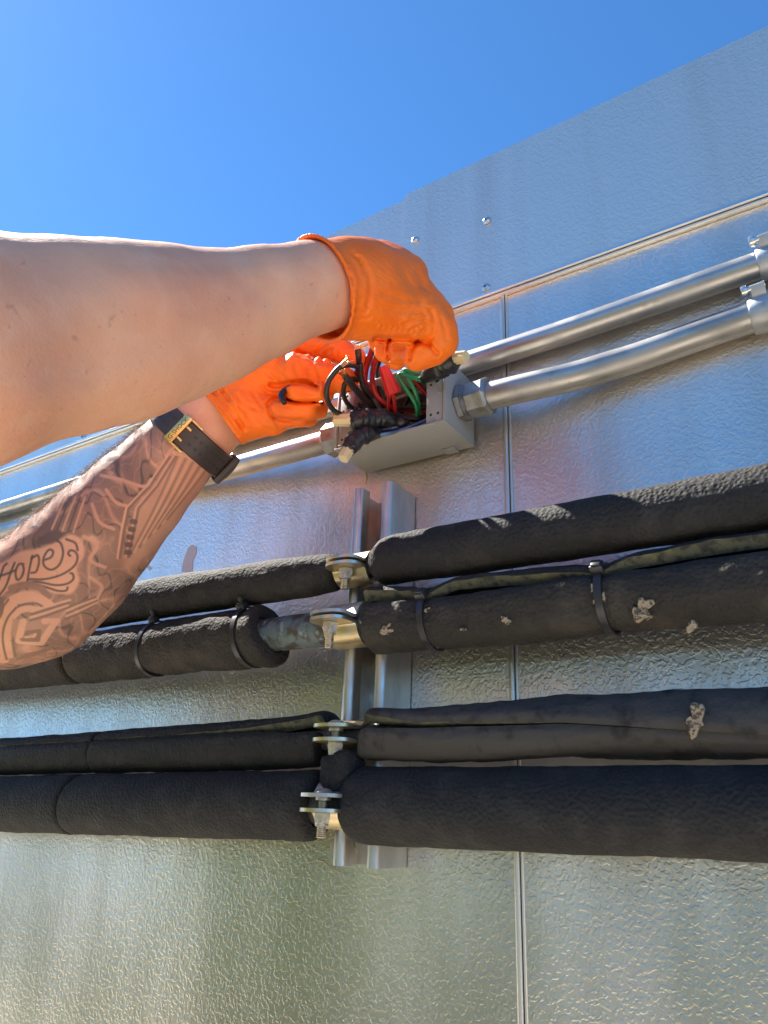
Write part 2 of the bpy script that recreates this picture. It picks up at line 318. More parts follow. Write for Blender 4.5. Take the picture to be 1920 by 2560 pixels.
mk('flashing_hem', *box(-3.0, 3.0, -0.0078, -0.0004, 0.1984, 0.2012, 0.0006), M_HEM, B, autos=60)
mk('flashing_lip', *box(-3.0, 3.0, -0.0052, -0.0002, 0.1957, 0.1976, 0.0004), M_HEM, B, autos=60)
# places where the zinc skin has peeled to dull grey
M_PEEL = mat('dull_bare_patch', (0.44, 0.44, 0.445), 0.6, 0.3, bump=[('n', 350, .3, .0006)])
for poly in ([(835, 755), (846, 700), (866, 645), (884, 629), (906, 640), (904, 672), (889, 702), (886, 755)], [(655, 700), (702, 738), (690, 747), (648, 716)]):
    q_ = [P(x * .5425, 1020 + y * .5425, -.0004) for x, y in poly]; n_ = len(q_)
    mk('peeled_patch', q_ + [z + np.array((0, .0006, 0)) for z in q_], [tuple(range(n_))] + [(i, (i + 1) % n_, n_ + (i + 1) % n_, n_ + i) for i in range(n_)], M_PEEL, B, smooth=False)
# screws in the flashing
def screw(p, parent, s=1.0):
    h = MB(); h.add(*lathe(p, (0, -1, 0), [(0, .0043 * s), (.0006, .0043 * s), (.0010, .0034 * s), (.0022, .0030 * s), (.0028, .0018 * s), (.0029, .0004 * s)], 20))
    so = h.build('screw', M_SCREW, parent, autos=40)
    c = MB(); px, py, pz = p
    for a in (0.4, 0.4 + math.pi / 2):
        ax = np.array((math.cos(a), 0, math.sin(a))); az = np.array((-math.sin(a), 0, math.cos(a)))
        c.add(*obox((px, py - 0.00285, pz), ax, (0, 1, 0), az, .0019 * s, .00018, .00045 * s))
    c.build('cross_recess', M_DARK, so, smooth=False)
for (u, v) in ((1038, 600), (1217, 552), (1215, 719), (205, 1092)):
    p = P(u, v, -0.0058); screw((p[0], -0.0058 if u > 1010 else -0.0032, p[2]), B)
for x in (0.46, 0.82, -0.75, -1.1): screw((x, -0.0058 if x > 0 else -0.0032, 0.214), B)

# ================================================================== strut channel
ST0, ST1, STX0, STX1 = -0.286, 0.0135, 0.0063, 0.0467
def strut():
    t = 0.0026; w = STX1 - STX0; xm = (STX0 + STX1) / 2
    pts = []
    lip = 0.0105; ret = 0.008
    # closed section in (x, y): back at y=-0.001, open front at y=-0.041 with inturned lips
    yb, yf = -0.0012, -0.0413
    def rc(cx, cy, r, a0, a1, n=5): return [(cx + r * math.cos(a), cy + r * math.sin(a)) for a in np.linspace(a0, a1, n)]
    H = math.pi / 2; ro = 0.0045; ri = ro - t
    xl, xr = STX0, STX1
    out = [(xl, yb)] + rc(xl + ro, yf + ro, ro, 2 * H, 3 * H) + rc(xl + lip - ro, yf + ro, ro, 3 * H, 4 * H) + [(xl + lip, yf + ret + ro), (xl + lip - t, yf + ret + ro)] + rc(xl + lip - ro, yf + ro, ri, 4 * H, 3 * H) + rc(xl + ro, yf + ro, ri, 3 * H, 2 * H) + [(xl + t, yb - t)]
    mir = [(2 * xm - x, y) for (x, y) in out[::-1]]
    return extrude_poly(out + mir, ST0, ST1, (0, 0, 0), (1, 0, 0), (0, 1, 0), (0, 0, 1))
s_ = mk('strut_channel', *strut(), M_STRUT, smooth=True, autos=35)
tag(s_, 'upright galvanised steel strut channel screwed to the wall, carrying the pipe clamps', 'strut channel')

# ================================================================== insulated pipe runs
def interp(tab):
    xs = [a[0] for a in tab]
    return lambda x: tuple(np.interp(x, xs, [a[k] for a in tab]) for k in range(1, len(tab[0])))
def sleeve(name, parent, x0, x1, axis, ro, ri, mt, slit=None, rl=0.004, rr=0.004, seed=0.0, nx=None, squeeze=None, cutx=0.0, M_=52, rough=0.0005):
    """foam tube along X; slit(x) -> (angle deg above the front, gap m, lift m); squeeze: list of (x, width, amount)"""
    nx = nx or max(24, int(abs(x1 - x0) / 0.0035)); V = []; F = []; mi = []
    # denser rings near the ends
    ts = np.linspace(0, 1, nx); ts = np.concatenate([[0, .0012, .003, .006], ts[(ts > .008) & (ts < .992)], [.994, .997, .9988, 1]]); nx = len(ts)
    L = x1 - x0
    for i, t in enumerate(ts):
        x = x0 + L * t; ax = axis(x); yc, zc = ax[0], ax[1]
        r = ro(x) if callable(ro) else ro
        dl, dr = t * L, (1 - t) * L
        k = 1.0
        if dl < rl: k = 1 - (rl / r) * (1 - math.sqrt(max(0, 1 - (1 - dl / rl) ** 2)))
        if dr < rr: k = 1 - (rr / r) * (1 - math.sqrt(max(0, 1 - (1 - dr / rr) ** 2)))
        for (sx, sw, sa) in (squeeze or []): k *= 1 - sa * math.exp(-((x - sx) / sw) ** 2)
        th0, gap, lift = slit(x) if slit else (-160.0, 0.0002, 0.0)
        th0 = math.radians(th0); ga = gap / r
        a0 = th0 + ga * 0.75; a1 = th0 - ga * 0.25 + 2 * math.pi
        outer = []; inner = []
        for j in range(M_):
            s = j / (M_ - 1); s = s if not slit else (0.5 - 0.5 * math.cos(math.pi * s)) * 0.55 + s * 0.45
            a = a0 + (a1 - a0) * s
            nr = rough * 2.2 * mnoise.noise(Vector((x * 18 + seed, math.cos(a) * 1.2, math.sin(a) * 1.2))) + rough * mnoise.noise(Vector((x * 90 + seed, math.cos(a) * 4, math.sin(a) * 4)))
            lf = lift * math.exp(-((s) / 0.10) ** 2)
            edge = 0.0 if not slit else -0.0016 * (math.exp(-(s * M_ / 1.2) ** 2) + math.exp(-((1 - s) * M_ / 1.2) ** 2))
            R_ = r * k + nr + lf + edge
            q = ri + lf * 0.9
            xx = x + (cutx * math.sin(a) if dr < 0.02 or dl < 0.02 else 0) * (max(0, 1 - min(dl, dr) / 0.02))
            outer.append((xx, yc - math.cos(a) * R_, zc + math.sin(a) * R_)); inner.append((xx, yc - math.cos(a) * q, zc + math.sin(a) * q))
        V += outer + inner[::-1]
    W = 2 * M_
    for i in range(nx - 1):
        for j in range(W):
            j2 = (j + 1) % W; F.append((i * W + j, i * W + j2, (i + 1) * W + j2, (i + 1) * W + j)); mi.append(1 if (j == M_ - 1 or j == W - 1) and slit else 0)
    for i in (0, nx - 1):
        for j in range(M_ - 1):
            F.append((i * W + j, i * W + j + 1, i * W + W - 2 - j, i * W + W - 1 - j)); mi.append(0)
    return mk(name, V, F, None, parent, autos=60, mats=[mt, M_FOAMCUT], midx=mi, recalc=True)

def plain_pipe(name, parent, x0, x1, axis, r, mt, seg=28):
    xs = np.linspace(x0, x1, 30); return mk(name, *tube([(x, *axis(x)[:2]) for x in xs], r, seg), mt, parent, autos=60)
def peck(parent, u, v, y, r, seed, el=1.0):
    """an irregular torn patch where the black skin is gone and tan foam shows"""
    c = P(u, v, y); rnd = random.Random(seed); to = CAM - c; to[0] *= 0.2; n = _n(to); a, b = frame_of(n); V = [c - n * (r * .15 + .001)]; F = []
    K = 22
    for ring, (f, h) in enumerate(((0.35, -.10), (0.72, 0.03), (1.0, 0.02))):
        for k in range(K):
            w = 2 * math.pi * k / K
            rr_ = r * f * (1 + (0.35 * math.sin(2 * w + seed) + 0.22 * math.sin(5 * w + seed * 3) + rnd.uniform(-.18, .18)) * (0.4 + 0.6 * f))
            V.append(c + a * math.cos(w) * rr_ + b * math.sin(w) * rr_ * el + n * (r * h + rnd.uniform(-.1, .1) * r * .35 - 0.0010))
    F += [(0, 1 + k, 1 + (k + 1) % K) for k in range(K)]
    for q in range(2):
        F += [(1 + q * K + k, 1 + q * K + (k + 1) % K, 1 + (q + 1) * K + (k + 1) % K, 1 + (q + 1) * K + k) for k in range(K)]
    # rim skirt goes down into the foam so it has thickness
    base = len(V)
    for k in range(K): V.append(np.array(V[1 + 2 * K + k]) - n * 0.004)
    F += [(1 + 2 * K + k, 1 + 2 * K + (k + 1) % K, base + (k + 1) % K, base + k) for k in range(K)]
    return mk('torn_patch', V, F, M_PECK, parent)

XL, XR = -0.95, 0.95
# --- top run
ax1 = interp([(-1, -.0555, -.0635), (-.2, -.0600, -.0648), (-.05, -.0610, -.0672), (.0265, -.0535, -.0668), (.07, -.0585, -.0655), (.2, -.060, -.0672), (1, -.062, -.0685)])
R1 = thing('insulated_pipe', 'uppermost of the four pipes, smooth black foam insulation with sunlit top', 'pipe', (.0265, -.055, -.085))
plain_pipe('pipe', R1, XL, XR, ax1, .009, M_COPDARK)
sleeve('insulation_sleeve', R1, XL, 0.0085, ax1, interp_r1 := (lambda x: float(np.interp(x, [-1, -.2, -.06, -.02, .01], [.0195, .0195, .0183, .0174, .0150]))), .0094, M_FOAM, rl=.003, rr=.006, seed=1.0)
sleeve('insulation_sleeve', R1, 0.0430, XR, ax1, lambda x: float(np.interp(x, [.04, .06, .1, .3, 1], [.0150, .0192, .0192, .0200, .0205])), .0094, M_FOAM, rl=.012, rr=.003, seed=2.0)
# --- second run: ragged, tied, split open along the front
ax2 = interp([(-1, -.057, -.1125), (-.3, -.057, -.1135), (0, -.0575, -.1135), (.1, -.057, -.1165), (.35, -.058, -.1172), (1, -.058, -.1175)])
TX = [-.198, -.0785, .1005, .2290]
R2 = thing('insulated_pipe', 'second pipe from the top, cracked foam with cable ties and a bare blue-green stretch', 'pipe', (.0265, -.0575, -.14))
plain_pipe('pipe', R2, XL, XR, ax2, .0142, M_COPPER)
sleeve('insulation_sleeve', R2, XL, -0.314, ax2, .0255, .0150, M_FOAMW, rl=.002, rr=.005, seed=3.0, squeeze=[])
sleeve('insulation_sleeve', R2, -0.3125, -0.0585, ax2, lambda x: float(np.interp(x, [-.32, -.2, -.08, -.06], [.0262, .0252, .0262, .0272])), .0155, M_FOAMW, rl=.005, rr=.004, seed=4.0, squeeze=[(TX[0], .008, .08), (TX[1], .007, .08)], cutx=-.008, rough=.0010)
def slit2(x):
    seg = 0.0
    if x < TX[2]: f = np.interp(x, [.045, .09, TX[2]], [.9, .55, .12])
    elif x < TX[3]: f = np.interp(x, [TX[2], .125, .16, TX[3]], [.12, 1.0, .8, .05])
    else: f = np.interp(x, [TX[3], .25, .30, 1], [.05, .75, 1, .9])
    return (31 + 6 * f, .0006 + .0075 * f, .0010 + .0062 * f)
sleeve('insulation_sleeve', R2, 0.0470, XR, ax2, lambda x: float(np.interp(x, [.04, .1, .2, .35, 1], [.0238, .0226, .0228, .0240, .0245])), .0135, M_FOAMW, slit=slit2, rl=.004, rr=.002, seed=5.0, squeeze=[(TX[2], .006, .08), (TX[3], .007, .09)], rough=.0010)
for k, (u, v, r, e) in enumerate(((965, 1575, .0042, 1.0), (1073, 1528, .0030, 1.2), (1262, 1551, .0024, 1.0), (1485, 1486, .0024, 2.0), (1508, 1493, .0012, 2.0), (1605, 1522, .0058, 1.0), (1728, 1567, .0022, 1.6), (1155, 1574, .0014, .8), (1612, 1542, .0026, .7))):
    peck(R2, u, v, -.0795, r * 1.0, k + 1, e)
# --- third run: thin pipe in a long split sleeve
ax3 = interp([(-1, -.050, -.2125), (-.42, -.051, -.2080), (-.02, -.051, -.2010), (.0265, -.0512, -.1970), (.05, -.0520, -.1968), (.07, -.0560, -.1972), (.1, -.0565, -.1978), (.2, -.0515, -.1948), (.35, -.0515, -.1955), (1, -.0515, -.197)])
R3 = thing('insulated_pipe', 'third pipe from the top, thin, in a black foam sleeve slit along its length', 'pipe', (.0265, -.051, -.22))
plain_pipe('pipe', R3, XL, XR, ax3, .0078, M_COPDARK)
def slit3l(x):
    f = np.interp(x, [-.16, -.06, .004], [.0, .35, 1.0]); return (31 - 8 * f, .0005 + .010 * f ** 1.5, .0012 + .004 * f)
sleeve('insulation_sleeve', R3, XL, -0.262, ax3, .0186, .0090, M_FOAM, slit=lambda x: (29, .0005, .0012), rl=.002, rr=.003, seed=6.0)
sleeve('insulation_sleeve', R3, -0.2608, 0.006, ax3, lambda x: float(np.interp(x, [-.27, -.2, -.05, .01], [.0196, .0192, .0196, .0190])), .0090, M_FOAM, slit=slit3l, rl=.004, rr=.003, seed=7.0, cutx=.004)
def slit3r(x):
    th = np.interp(x, [.05, .09, .2, .31, .6], [16, 12, 0, -28, -34]); f = np.interp(x, [.05, .1, .2], [1, .35, 0]); return (th, .0006 + .0075 * f, .0024 + .0022 * f)
sleeve('insulation_sleeve', R3, 0.0440, XR, ax3, lambda x: float(np.interp(x, [.05, .09, .2, 1], [.0180, .0188, .0192, .0192])), .0085, M_FOAMD, slit=slit3r, rl=.005, rr=.002, seed=8.0, cutx=.006, rough=.0009)
peck(R3, 1737, 1797, -.0765, .0048, 31, 1.5)
# --- lowest run: the thickest
ax4 = interp([(-1, -.057, -.2600), (-.39, -.0565, -.2535), (0, -.0558, -.2458), (.0265, -.0558, -.2445), (.07, -.0565, -.2445), (.3, -.057, -.2425), (1, -.057, -.2425)])
R4 = thing('insulated_pipe', 'lowest and thickest pipe with matt black foam insulation on both sides of its clamp', 'pipe', (.0265, -.056, -.27))
plain_pipe('pipe', R4, XL, XR, ax4, .0132, M_COPDARK)
sleeve('insulation_sleeve', R4, XL, -0.2760, ax4, .0262, .0138, M_FOAM, rl=.002, rr=.004, seed=9.0)
sleeve('insulation_sleeve', R4, -0.2746, 0.0055, ax4, lambda x: float(np.interp(x, [-.28, -.1, 0], [.0262, .0250, .0250])), .0150, M_FOAM, rl=.004, rr=.006, seed=10.0, cutx=.003)
sleeve('insulation_sleeve', R4, 0.0335, XR, ax4, lambda x: float(np.interp(x, [.03, .1, .3, 1], [.0262, .0252, .0242, .0242])), .0138, M_FOAM, rl=.013, rr=.002, seed=11.0)
# lump of foam squeezed between the two lower clamps
def lump():
    c = np.array((.0290, -.0640, -.2222)); V = []; F = []; nu, nv = 14, 24
    for i in range(nu + 1):
        t = math.pi * i / nu
        for k in range(nv):
            w = 2 * math.pi * k / nv; d = np.array((math.sin(t) * math.cos(w), math.sin(t) * math.sin(w), math.cos(t)))
            d = np.sign(d) * np.abs(d) ** 0.6
            r = np.array((.0142, .0120, .0140)) * (1 + .20 * mnoise.noise(Vector(d * 1.7)) + .05 * mnoise.noise(Vector(d * 6)))
            V.append(c + d * r)
    for i in range(nu):
        for k in range(nv): F.append((i * nv + k, i * nv + (k + 1) % nv, (i + 1) * nv + (k + 1) % nv, (i + 1) * nv + k))
    return V, F
tag(mk('foam_offcut', *lump(), M_FOAM), 'rough lump of black foam wedged between the two lowest clamps', 'foam')

# ================================================================== pipe clamps
CXM = 0.0265
def strip(path, hw, t, xm):
    """bent plate: path in (y, z) with half widths along X"""
    n = len(path); path = np.array(path); tan = np.gradient(path, axis=0); tan /= np.linalg.norm(tan, axis=1)[:, None]; nor = np.stack([-tan[:, 1], tan[:, 0]], 1)
    V = []; F = []
    for i in range(n):
        a = path[i] + nor[i] * t / 2; b = path[i] - nor[i] * t / 2; h = hw[i]
        V += [(xm - h, *a), (xm + h, *a), (xm + h, *b), (xm - h, *b)]
    for i in range(n - 1):
        for j in range(4): F.append((i * 4 + j, i * 4 + (j + 1) % 4, i * 4 + 4 + (j + 1) % 4, i * 4 + 4 + j))
    F += [(3, 2, 1, 0), tuple(4 * (n - 1) + j for j in range(4))]
    return V, F
def ear_path(rc, yc, zc, sgn, gap, yend, t=.0024):
    pts = []; hw = []
    W = .0158
    for a in np.linspace(150, 28 + 10 * (gap > .006), 22):     # over the pipe, from the strut to the front
        pts.append((yc - math.cos(math.radians(a)) * (rc + t / 2), zc + sgn * math.sin(math.radians(a)) * (rc + t / 2))); hw.append(W)
    y0 = yc - rc - .0035; ze = zc + sgn * gap / 2
    # fillet into the flat ear
    y1, z1 = pts[-1]
    for s in np.linspace(0.15, 1, 7):
        yq = y1 + (y0 - y1) * s; zq = z1 + (ze - z1) * (1 - (1 - s) ** 2); pts.append((yq, zq)); hw.append(W)
    L = y0 - yend
    for s in np.linspace(.08, 1, 14):
        yq = y0 - L * s; pts.append((yq, ze)); d = max(0.0, (s * L - (L - .0115)) / .0115); hw.append(W * (0.22 + 0.78 * math.sqrt(max(0, 1 - d ** 2.2))))
    return pts, hw
def threads(x, y, z0, z1, r, pitch=.0013, seg=18):
    n = int(round((z1 - z0) / pitch)); prof = []
    for k in range(n): prof += [(k * pitch, r * .82), (k * pitch + pitch * .45, r), (k * pitch + pitch * .6, r)]
    prof = [(h, rr_) for h, rr_ in prof] + [(n * pitch, r * .75)]
    return lathe((x, y, z0), (0, 0, 1), prof, seg)
def clamp(label, rc, yc, zc, gap, ybolt, yend, mu, ml, hexup, long=.0115):
    T = thing('pipe_clamp', label, 'pipe clamp', (CXM, yc, zc - rc), 'clamps on the strut channel')
    for sgn, m in ((1, mu), (-1, ml)):
        p, hw = ear_path(rc, yc, zc, sgn, gap, yend); V, F = strip(p, hw, .0024, CXM); mk('clamp_half', V, F, m, T, autos=35)
    zt = zc + gap / 2 + .0012; zb = zc - gap / 2 - .0012
    xb = CXM - .0005
    # bolt head
    b = MB()
    if hexup: b.add(*lathe((xb, ybolt, zt), (0, 0, 1), [(0, .0062), (.0008, .0068), (.0012, .0064), (.0032, .0040), (.0036, .0015)], 22))
    else: b.add(*lathe((xb, ybolt, zt), (0, 0, 1), [(0, .0048), (.0012, .0046), (.0020, .0024)], 20))
    b.build('bolt_head', M_ZINC, T, autos=35)
    if gap > .006:
        mk('washer', *lathe((xb, ybolt, zt - .0024 - .0020), (0, 0, 1), [(0, .0054), (.0019, .0054)], 24), M_NUT, T, autos=35)
    nutz = zb - .0074
    mk('hex_nut', *lathe((xb, ybolt, nutz), (0, 0, 1), [(0, .0050), (.0006, .0056), (.0022, .0058), (.0050, .0062), (.0070, .0060), (.0074, .0054)], flat=6, phase=.35), M_NUT, T, autos=20)
    mk('nut_collar', *lathe((xb, ybolt, nutz - .0016), (0, 0, 1), [(0, .0042), (.0004, .0048), (.0018, .0048)], 22), M_NUT, T, autos=35)
    mk('threaded_bolt', *threads(xb, ybolt, nutz - long, zt, .0034), M_BOLT, T, autos=25)
    return T
clamp('top pipe clamp with bright yellow zinc ears pinched almost shut', .0112, -.0535, -.0672, .0046, -.0700, -.0840, M_GOLD, M_GOLD, False, .0095)
clamp('pipe clamp round the bare blue-green pipe, its nut streaked with orange rust', .0152, -.0575, -.1140, .0046, -.0850, -.0985, M_ZINC, M_GOLD, False, .0125)
clamp('small pipe clamp on the thin third pipe with its ears held apart', .0092, -.0512, -.1970, .0098, -.0700, -.0850, M_GOLD, M_GOLD, True, .0095)
clamp('lowest pipe clamp, grey upper half and yellow lower half standing apart', .0148, -.0558, -.2445, .0098, -.0800, -.0935, M_ZINC, M_GOLD, True, .0090)

# ================================================================== cable ties
def cable_tie(label, x, axis, r, ang, tail, lean=0.0):
    yc, zc = axis(x)[:2]; T = thing('cable_tie', label, 'cable tie', (x, yc, zc - r), 'cable ties on the second pipe')
    V = []; F = []; n = 56
    for k in range(n):
        a = 2 * math.pi * k / n
        xo = x + lean * math.sin(a) * r
        for (dx, dr) in ((-.0024, 0), (.0024, 0), (.0024, .0013), (-.0024, .0013)):
            rr_ = r + dr; V.append((xo + dx, yc - math.cos(a) * rr_, zc + math.sin(a) * rr_))
    for k in range(n):
        for j in range(4): F.append((k * 4 + j, k * 4 + (j + 1) % 4, ((k + 1) % n) * 4 + (j + 1) % 4, ((k + 1) % n) * 4 + j))
    mk('strap', V, F, M_TIE, T, autos=40)
    a = math.radians(ang); er = np.array((0, -math.cos(a), math.sin(a))); et = np.array((0, math.sin(a), math.cos(a)))
    c = np.array((x + lean * math.sin(a) * r, yc, zc)) + er * (r + .0028)
    mk('head', *obox(c, (1, 0, 0), et, er, .0042, .0036, .0030, .0008), M_TIE, T, autos=40)
    mk('head_rim', *obox(c + er * .0034, (1, 0, 0), et, er, .0030, .0026, .0008, .0003), M_TIE, T, autos=40)
    if tail: mk('tail', *obox(c + er * (tail / 2) + et * .0004, (1, 0, 0), et, er, .0023, .0007, tail / 2 + .002, .0002), M_TIE, T, autos=40)
    return T
cable_tie('black cable tie with its cut tail standing up, on the foam farthest from the clamp', TX[0], ax2, .0246, 64, .0075, .10)
cable_tie('glossy black cable tie near the cut foam end beside the bare pipe', TX[1], ax2, .0252, 58, .0065, -.10)
cable_tie('black cable tie round the split foam beside a tan torn patch next to the clamp', TX[2], ax2, .0220, 33, 0)
cable_tie('black cable tie closing the split foam beyond the panel joint', TX[3], ax2, .0222, 38, 0)

# ================================================================== conduits
RC = .0113
def conduit(label, pts, r=RC, n=10):
    T = thing('conduit', label, 'conduit', (pts[0][0], pts[0][1], pts[0][2]))
    xs = np.array([p[0] for p in pts]); o_ = np.argsort(xs); q_ = np.array(pts)[o_]; n_ = np.linspace(q_[0, 0], q_[-1, 0], 260)
    yy = np.interp(n_, q_[:, 0], q_[:, 1]); zz = np.interp(n_, q_[:, 0], q_[:, 2]); ker = np.hanning(13); ker /= ker.sum()
    yy = np.convolve(np.pad(yy, 6, 'edge'), ker, 'valid'); zz = np.convolve(np.pad(zz, 6, 'edge'), ker, 'valid')
    mk('tube', *tube(np.stack([n_, yy, zz], 1), r, 28), M_EMT, T, autos=60); return T
conduit('upper galvanised conduit running straight past behind the junction box', [(-1.0, -.0125, .1285), (-.4, -.0125, .1270), (0, -.0125, .1265), (.2, -.0125, .1275), (.35, -.0125, .133), (1.0, -.0125, .137)], .0104)
cr = conduit('lower galvanised conduit bending out of the right end of the junction box', [(.1195, -.0300, .0760), (.150, -.0296, .0752), (.175, -.0260, .0760), (.205, -.0200, .0780), (.25, -.0152, .0823), (.30, -.0135, .0880), (.36, -.0130, .0925), (1.0, -.0130, .097)], .0116)
cl = conduit('lower galvanised conduit entering the left end of the junction box', [(-.018, -.0300, .0760), (-.06, -.0298, .0760), (-.11, -.0285, .0770), (-.16, -.0250, .0795), (-.22, -.0190, .0840), (-.28, -.0145, .0880), (-.36, -.0130, .0890), (-1.0, -.0130, .0890)], .0110)
def connector(parent, x, sg):
    p = (x, -.0300, .0760); d = (sg, 0, 0)
    mk('locknut', *lathe(p, d, [(0, .0150), (.0006, .0163), (.0052, .0163), (.0058, .0150)], flat=6, phase=.2), M_CAST, parent, autos=25)
    mk('thread_collar', *lathe((x + sg * .0058, p[1], p[2]), d, [(0, .0140), (.0006, .0148), (.0012, .0140), (.0018, .0148), (.0024, .0140), (.0030, .0148), (.0036, .0140)], 28), M_CAST, parent, autos=25)
    mk('gland_nut', *lathe((x + sg * .0094, p[1], p[2]), d, [(0, .0150), (.0012, .0160), (.0130, .0160), (.0150, .0166), (.0165, .0166), (.0185, .0146), (.0192, .0120)], flat=8, phase=.25), M_CAST, parent, autos=25)
connector(cr, .1074, 1); connector(cl, -.0056, -1)
def hanger(label, x, y, z, r, a):
    T = thing('conduit_hanger', label, 'conduit hanger', (x, y, z - r), 'conduit hangers at the edge of the view')
    prof = [(0, r + .0003), (0, r + .0012), (.0012, r + .0018), (.014, r + .0018), (.0155, r + .0012), (.0155, r + .0003)]
    V, F = lathe((x, y, z), (1, 0, .02), prof, 32, caps=False); mk('band', V, F, M_ZINC, T, autos=40)
    er = np.array((0, -math.cos(a), math.sin(a)))
    c = np.array((x + .008, y, z)) + er * (r + .0055)
    mk('ear', *obox(c, (1, 0, 0), np.cross(er, (1, 0, 0)), er, .0050, .0022, .0050, .0010), M_ZINC, T, autos=40)
    mk('clamp_screw', *lathe(c + np.array((-.011, 0, 0)) + er * .002, (1, 0, .1), [(0, .0022), (.0006, .0040), (.0030, .0044), (.0042, .0040), (.0046, .0026), (.016, .0026)], 20), M_SCREW, T, autos=40)
hanger('zinc conduit hanger with round headed screw on the lower conduit', .3335, -.0131, .0903, .0116, math.radians(60))
hanger('zinc conduit hanger gripping the upper straight conduit', .3440, -.0125, .1327, .0104, math.radians(60))

# ================================================================== junction box
BX0, BX1, BY0, BY1, BZ0, BZ1 = -.0055, .1070, -.0035, -.0560, .0470, .1095
J = thing('junction_box', 'open grey plastic junction box with its cover off, mounted on the wall', 'junction box', (.05, -.03, BZ0))
def jbox():
    w = .0026; bm_ = MB()
    def quadbox(*a, bev=.0007): bm_.add(*box(*a, bev))
    V, F = box(BX0, BX1, BY1, BY0, BZ0, BZ1, 0); 
    # shell from five bevelled slabs butted together
    quadbox(BX0, BX1, BY1, BY0, BZ0, BZ0 + w)                       # bottom
    quadbox(BX0, BX1, BY1, BY0, BZ1 - w, BZ1)                       # top
    quadbox(BX0 + .0001, BX0 + w, BY1 + .0001, BY0, BZ0 + w - .0004, BZ1 - w + .0004)
    quadbox(BX1 - w, BX1 - .0001, BY1 + .0001, BY0, BZ0 + w - .0004, BZ1 - w + .0004)
    quadbox(BX0 + w - .0004, BX1 - w + .0004, BY0 - w, BY0 - .0001, BZ0 + w - .0004, BZ1 - w + .0004)
    return bm_
jbox().build('shell', M_PVC, J, autos=30)
for x0, x1, sg in ((BX0 + .0028, BX0 + .0178, -1), (BX1 - .0190, BX1 - .0030, 1)):
    led = mk('end_block', *box(x0, x1, BY1 + .0012, BY0 - .004, BZ0 + .0030, BZ1 - .0030, .0008), M_PVC, J, autos=30)
    for (fx, fz, r) in ((.30, .16, .0013), (.72, .16, .0013), (.28, .62, .0013), (.68, .66, .0022), (.5, .86, .0013)):
        cx_ = x0 + (x1 - x0) * fx; cz_ = BZ0 + (BZ1 - BZ0) * fz
        mk('screw_hole', *lathe((cx_, BY1 + .00135, cz_), (0, -1, 0), [(0, r), (.0002, r)], 16), M_DARK, led, smooth=False)
        if r > .002: mk('hole_rim', *lathe((cx_, BY1 + .0013, cz_), (0, -1, 0), [(0, r + .0006), (.0006, r + .0006), (.0006, r), (.0001, r)], 18, caps=False), M_PVC, led, autos=30)
    for fz in (.06, .46, .84):
        cz_ = BZ0 + (BZ1 - BZ0) * fz; xx = x1 - .0050 if sg > 0 else x0 + .0012
        xx = xx - (.006 if fz == .06 and sg > 0 else 0)
        mk('tab', *box(xx, xx + .0040, BY1 - .0002, BY1 + .0013, cz_ - .0004, cz_ + .0010, .0003), M_PVC, led, autos=30)
mk('rim_lug', *box(.080, .092, BY0 - .010, BY0 + .0010, BZ0 - .0012, BZ0 - .0002, .0003), M_PVC, J, autos=30)
# ================================================================== wires and splices  (local drawing frame of the box: helper w())
def w(x, y, dy): return P(780 + x * .27125, 820 + y * .27125, dy)
def wire(name, label, pts, r, mt, group=None, n=8, strands=None):
    T = thing(name, label, 'wire', pts[0], group)
    path = spline(pts, n); mk('jacket', *tube(path, r, 12), mt, T)
    if strands:
        e, cnt, ln = strands; tip = path[-1] if e else path[0]; d = _n(path[-1] - path[-3]) if e else _n(path[0] - path[2]); a, b = frame_of(d)
        for k in range(cnt):
            an = 2 * math.pi * k / cnt; off = (a * math.cos(an) + b * math.sin(an)) * r * .55
            sp = _n(d + (a * math.cos(an + .9) + b * math.sin(an + .9)) * random.uniform(.15, .5)); L = ln * random.uniform(.7, 1.1)
            mk('strand', *tube(spline([tip - d * .002 + off, tip + off + d * L * .4 + off * .5, tip + off + sp * L], 4), .00045, 6), M_STRAND, T)
    return T
GB, GR, GG, GU = 'black wires in the box', 'red wires in the box', 'green wires in the box', 'blue wires in the box'
wire('black_wire', 'thick black wire arching left out of the box with a frayed copper end', [w(420, 790, -.058), w(300, 800, -.078), w(195, 755, -.100), (w(135, 630, -.116)), w(150, 500, -.121), w(215, 400, -.121), w(270, 350, -.120)], .0022, M_WBLACK, None, strands=(1, 9, .011))
wire('black_wire', 'short black wire bridging from the frayed end behind the pinched fingers', [w(268, 362, -.119), w(320, 345, -.116), w(400, 355, -.104), w(440, 400, -.086)], .0019, M_WBLACK)
wire('black_wire', 'black wire standing straight up with a ragged tip between the gloves', [w(600, 720, -.045), w(520, 650, -.052), w(465, 520, -.070), w(432, 380, -.090), (w(430, 270, -.102)), w(420, 195, -.106)], .0027, M_WBLACK, strands=(1, 6, .004))
wire('black_wire', 'stub of black wire showing bright bare copper strands at its end', [w(640, 740, -.043), w(540, 705, -.058), w(430, 600, -.078), w(350, 500, -.098), w(305, 440, -.106)], .0030, M_WBLACK, strands=(1, 10, .009))
wire('black_wire', 'black wire lying along the left inner wall of the box', [w(300, 590, -.050), w(320, 680, -.052), w(380, 760, -.052), w(470, 800, -.050)], .0021, M_WBLACK, GB)
wire('black_wire', 'black wire looping deep across the middle of the box', [w(350, 590, -.046), w(400, 690, -.047), w(560, 760, -.044), w(760, 740, -.036), w(960, 735, -.034), w(1060, 730, -.030)], .0021, M_WBLACK, GB)
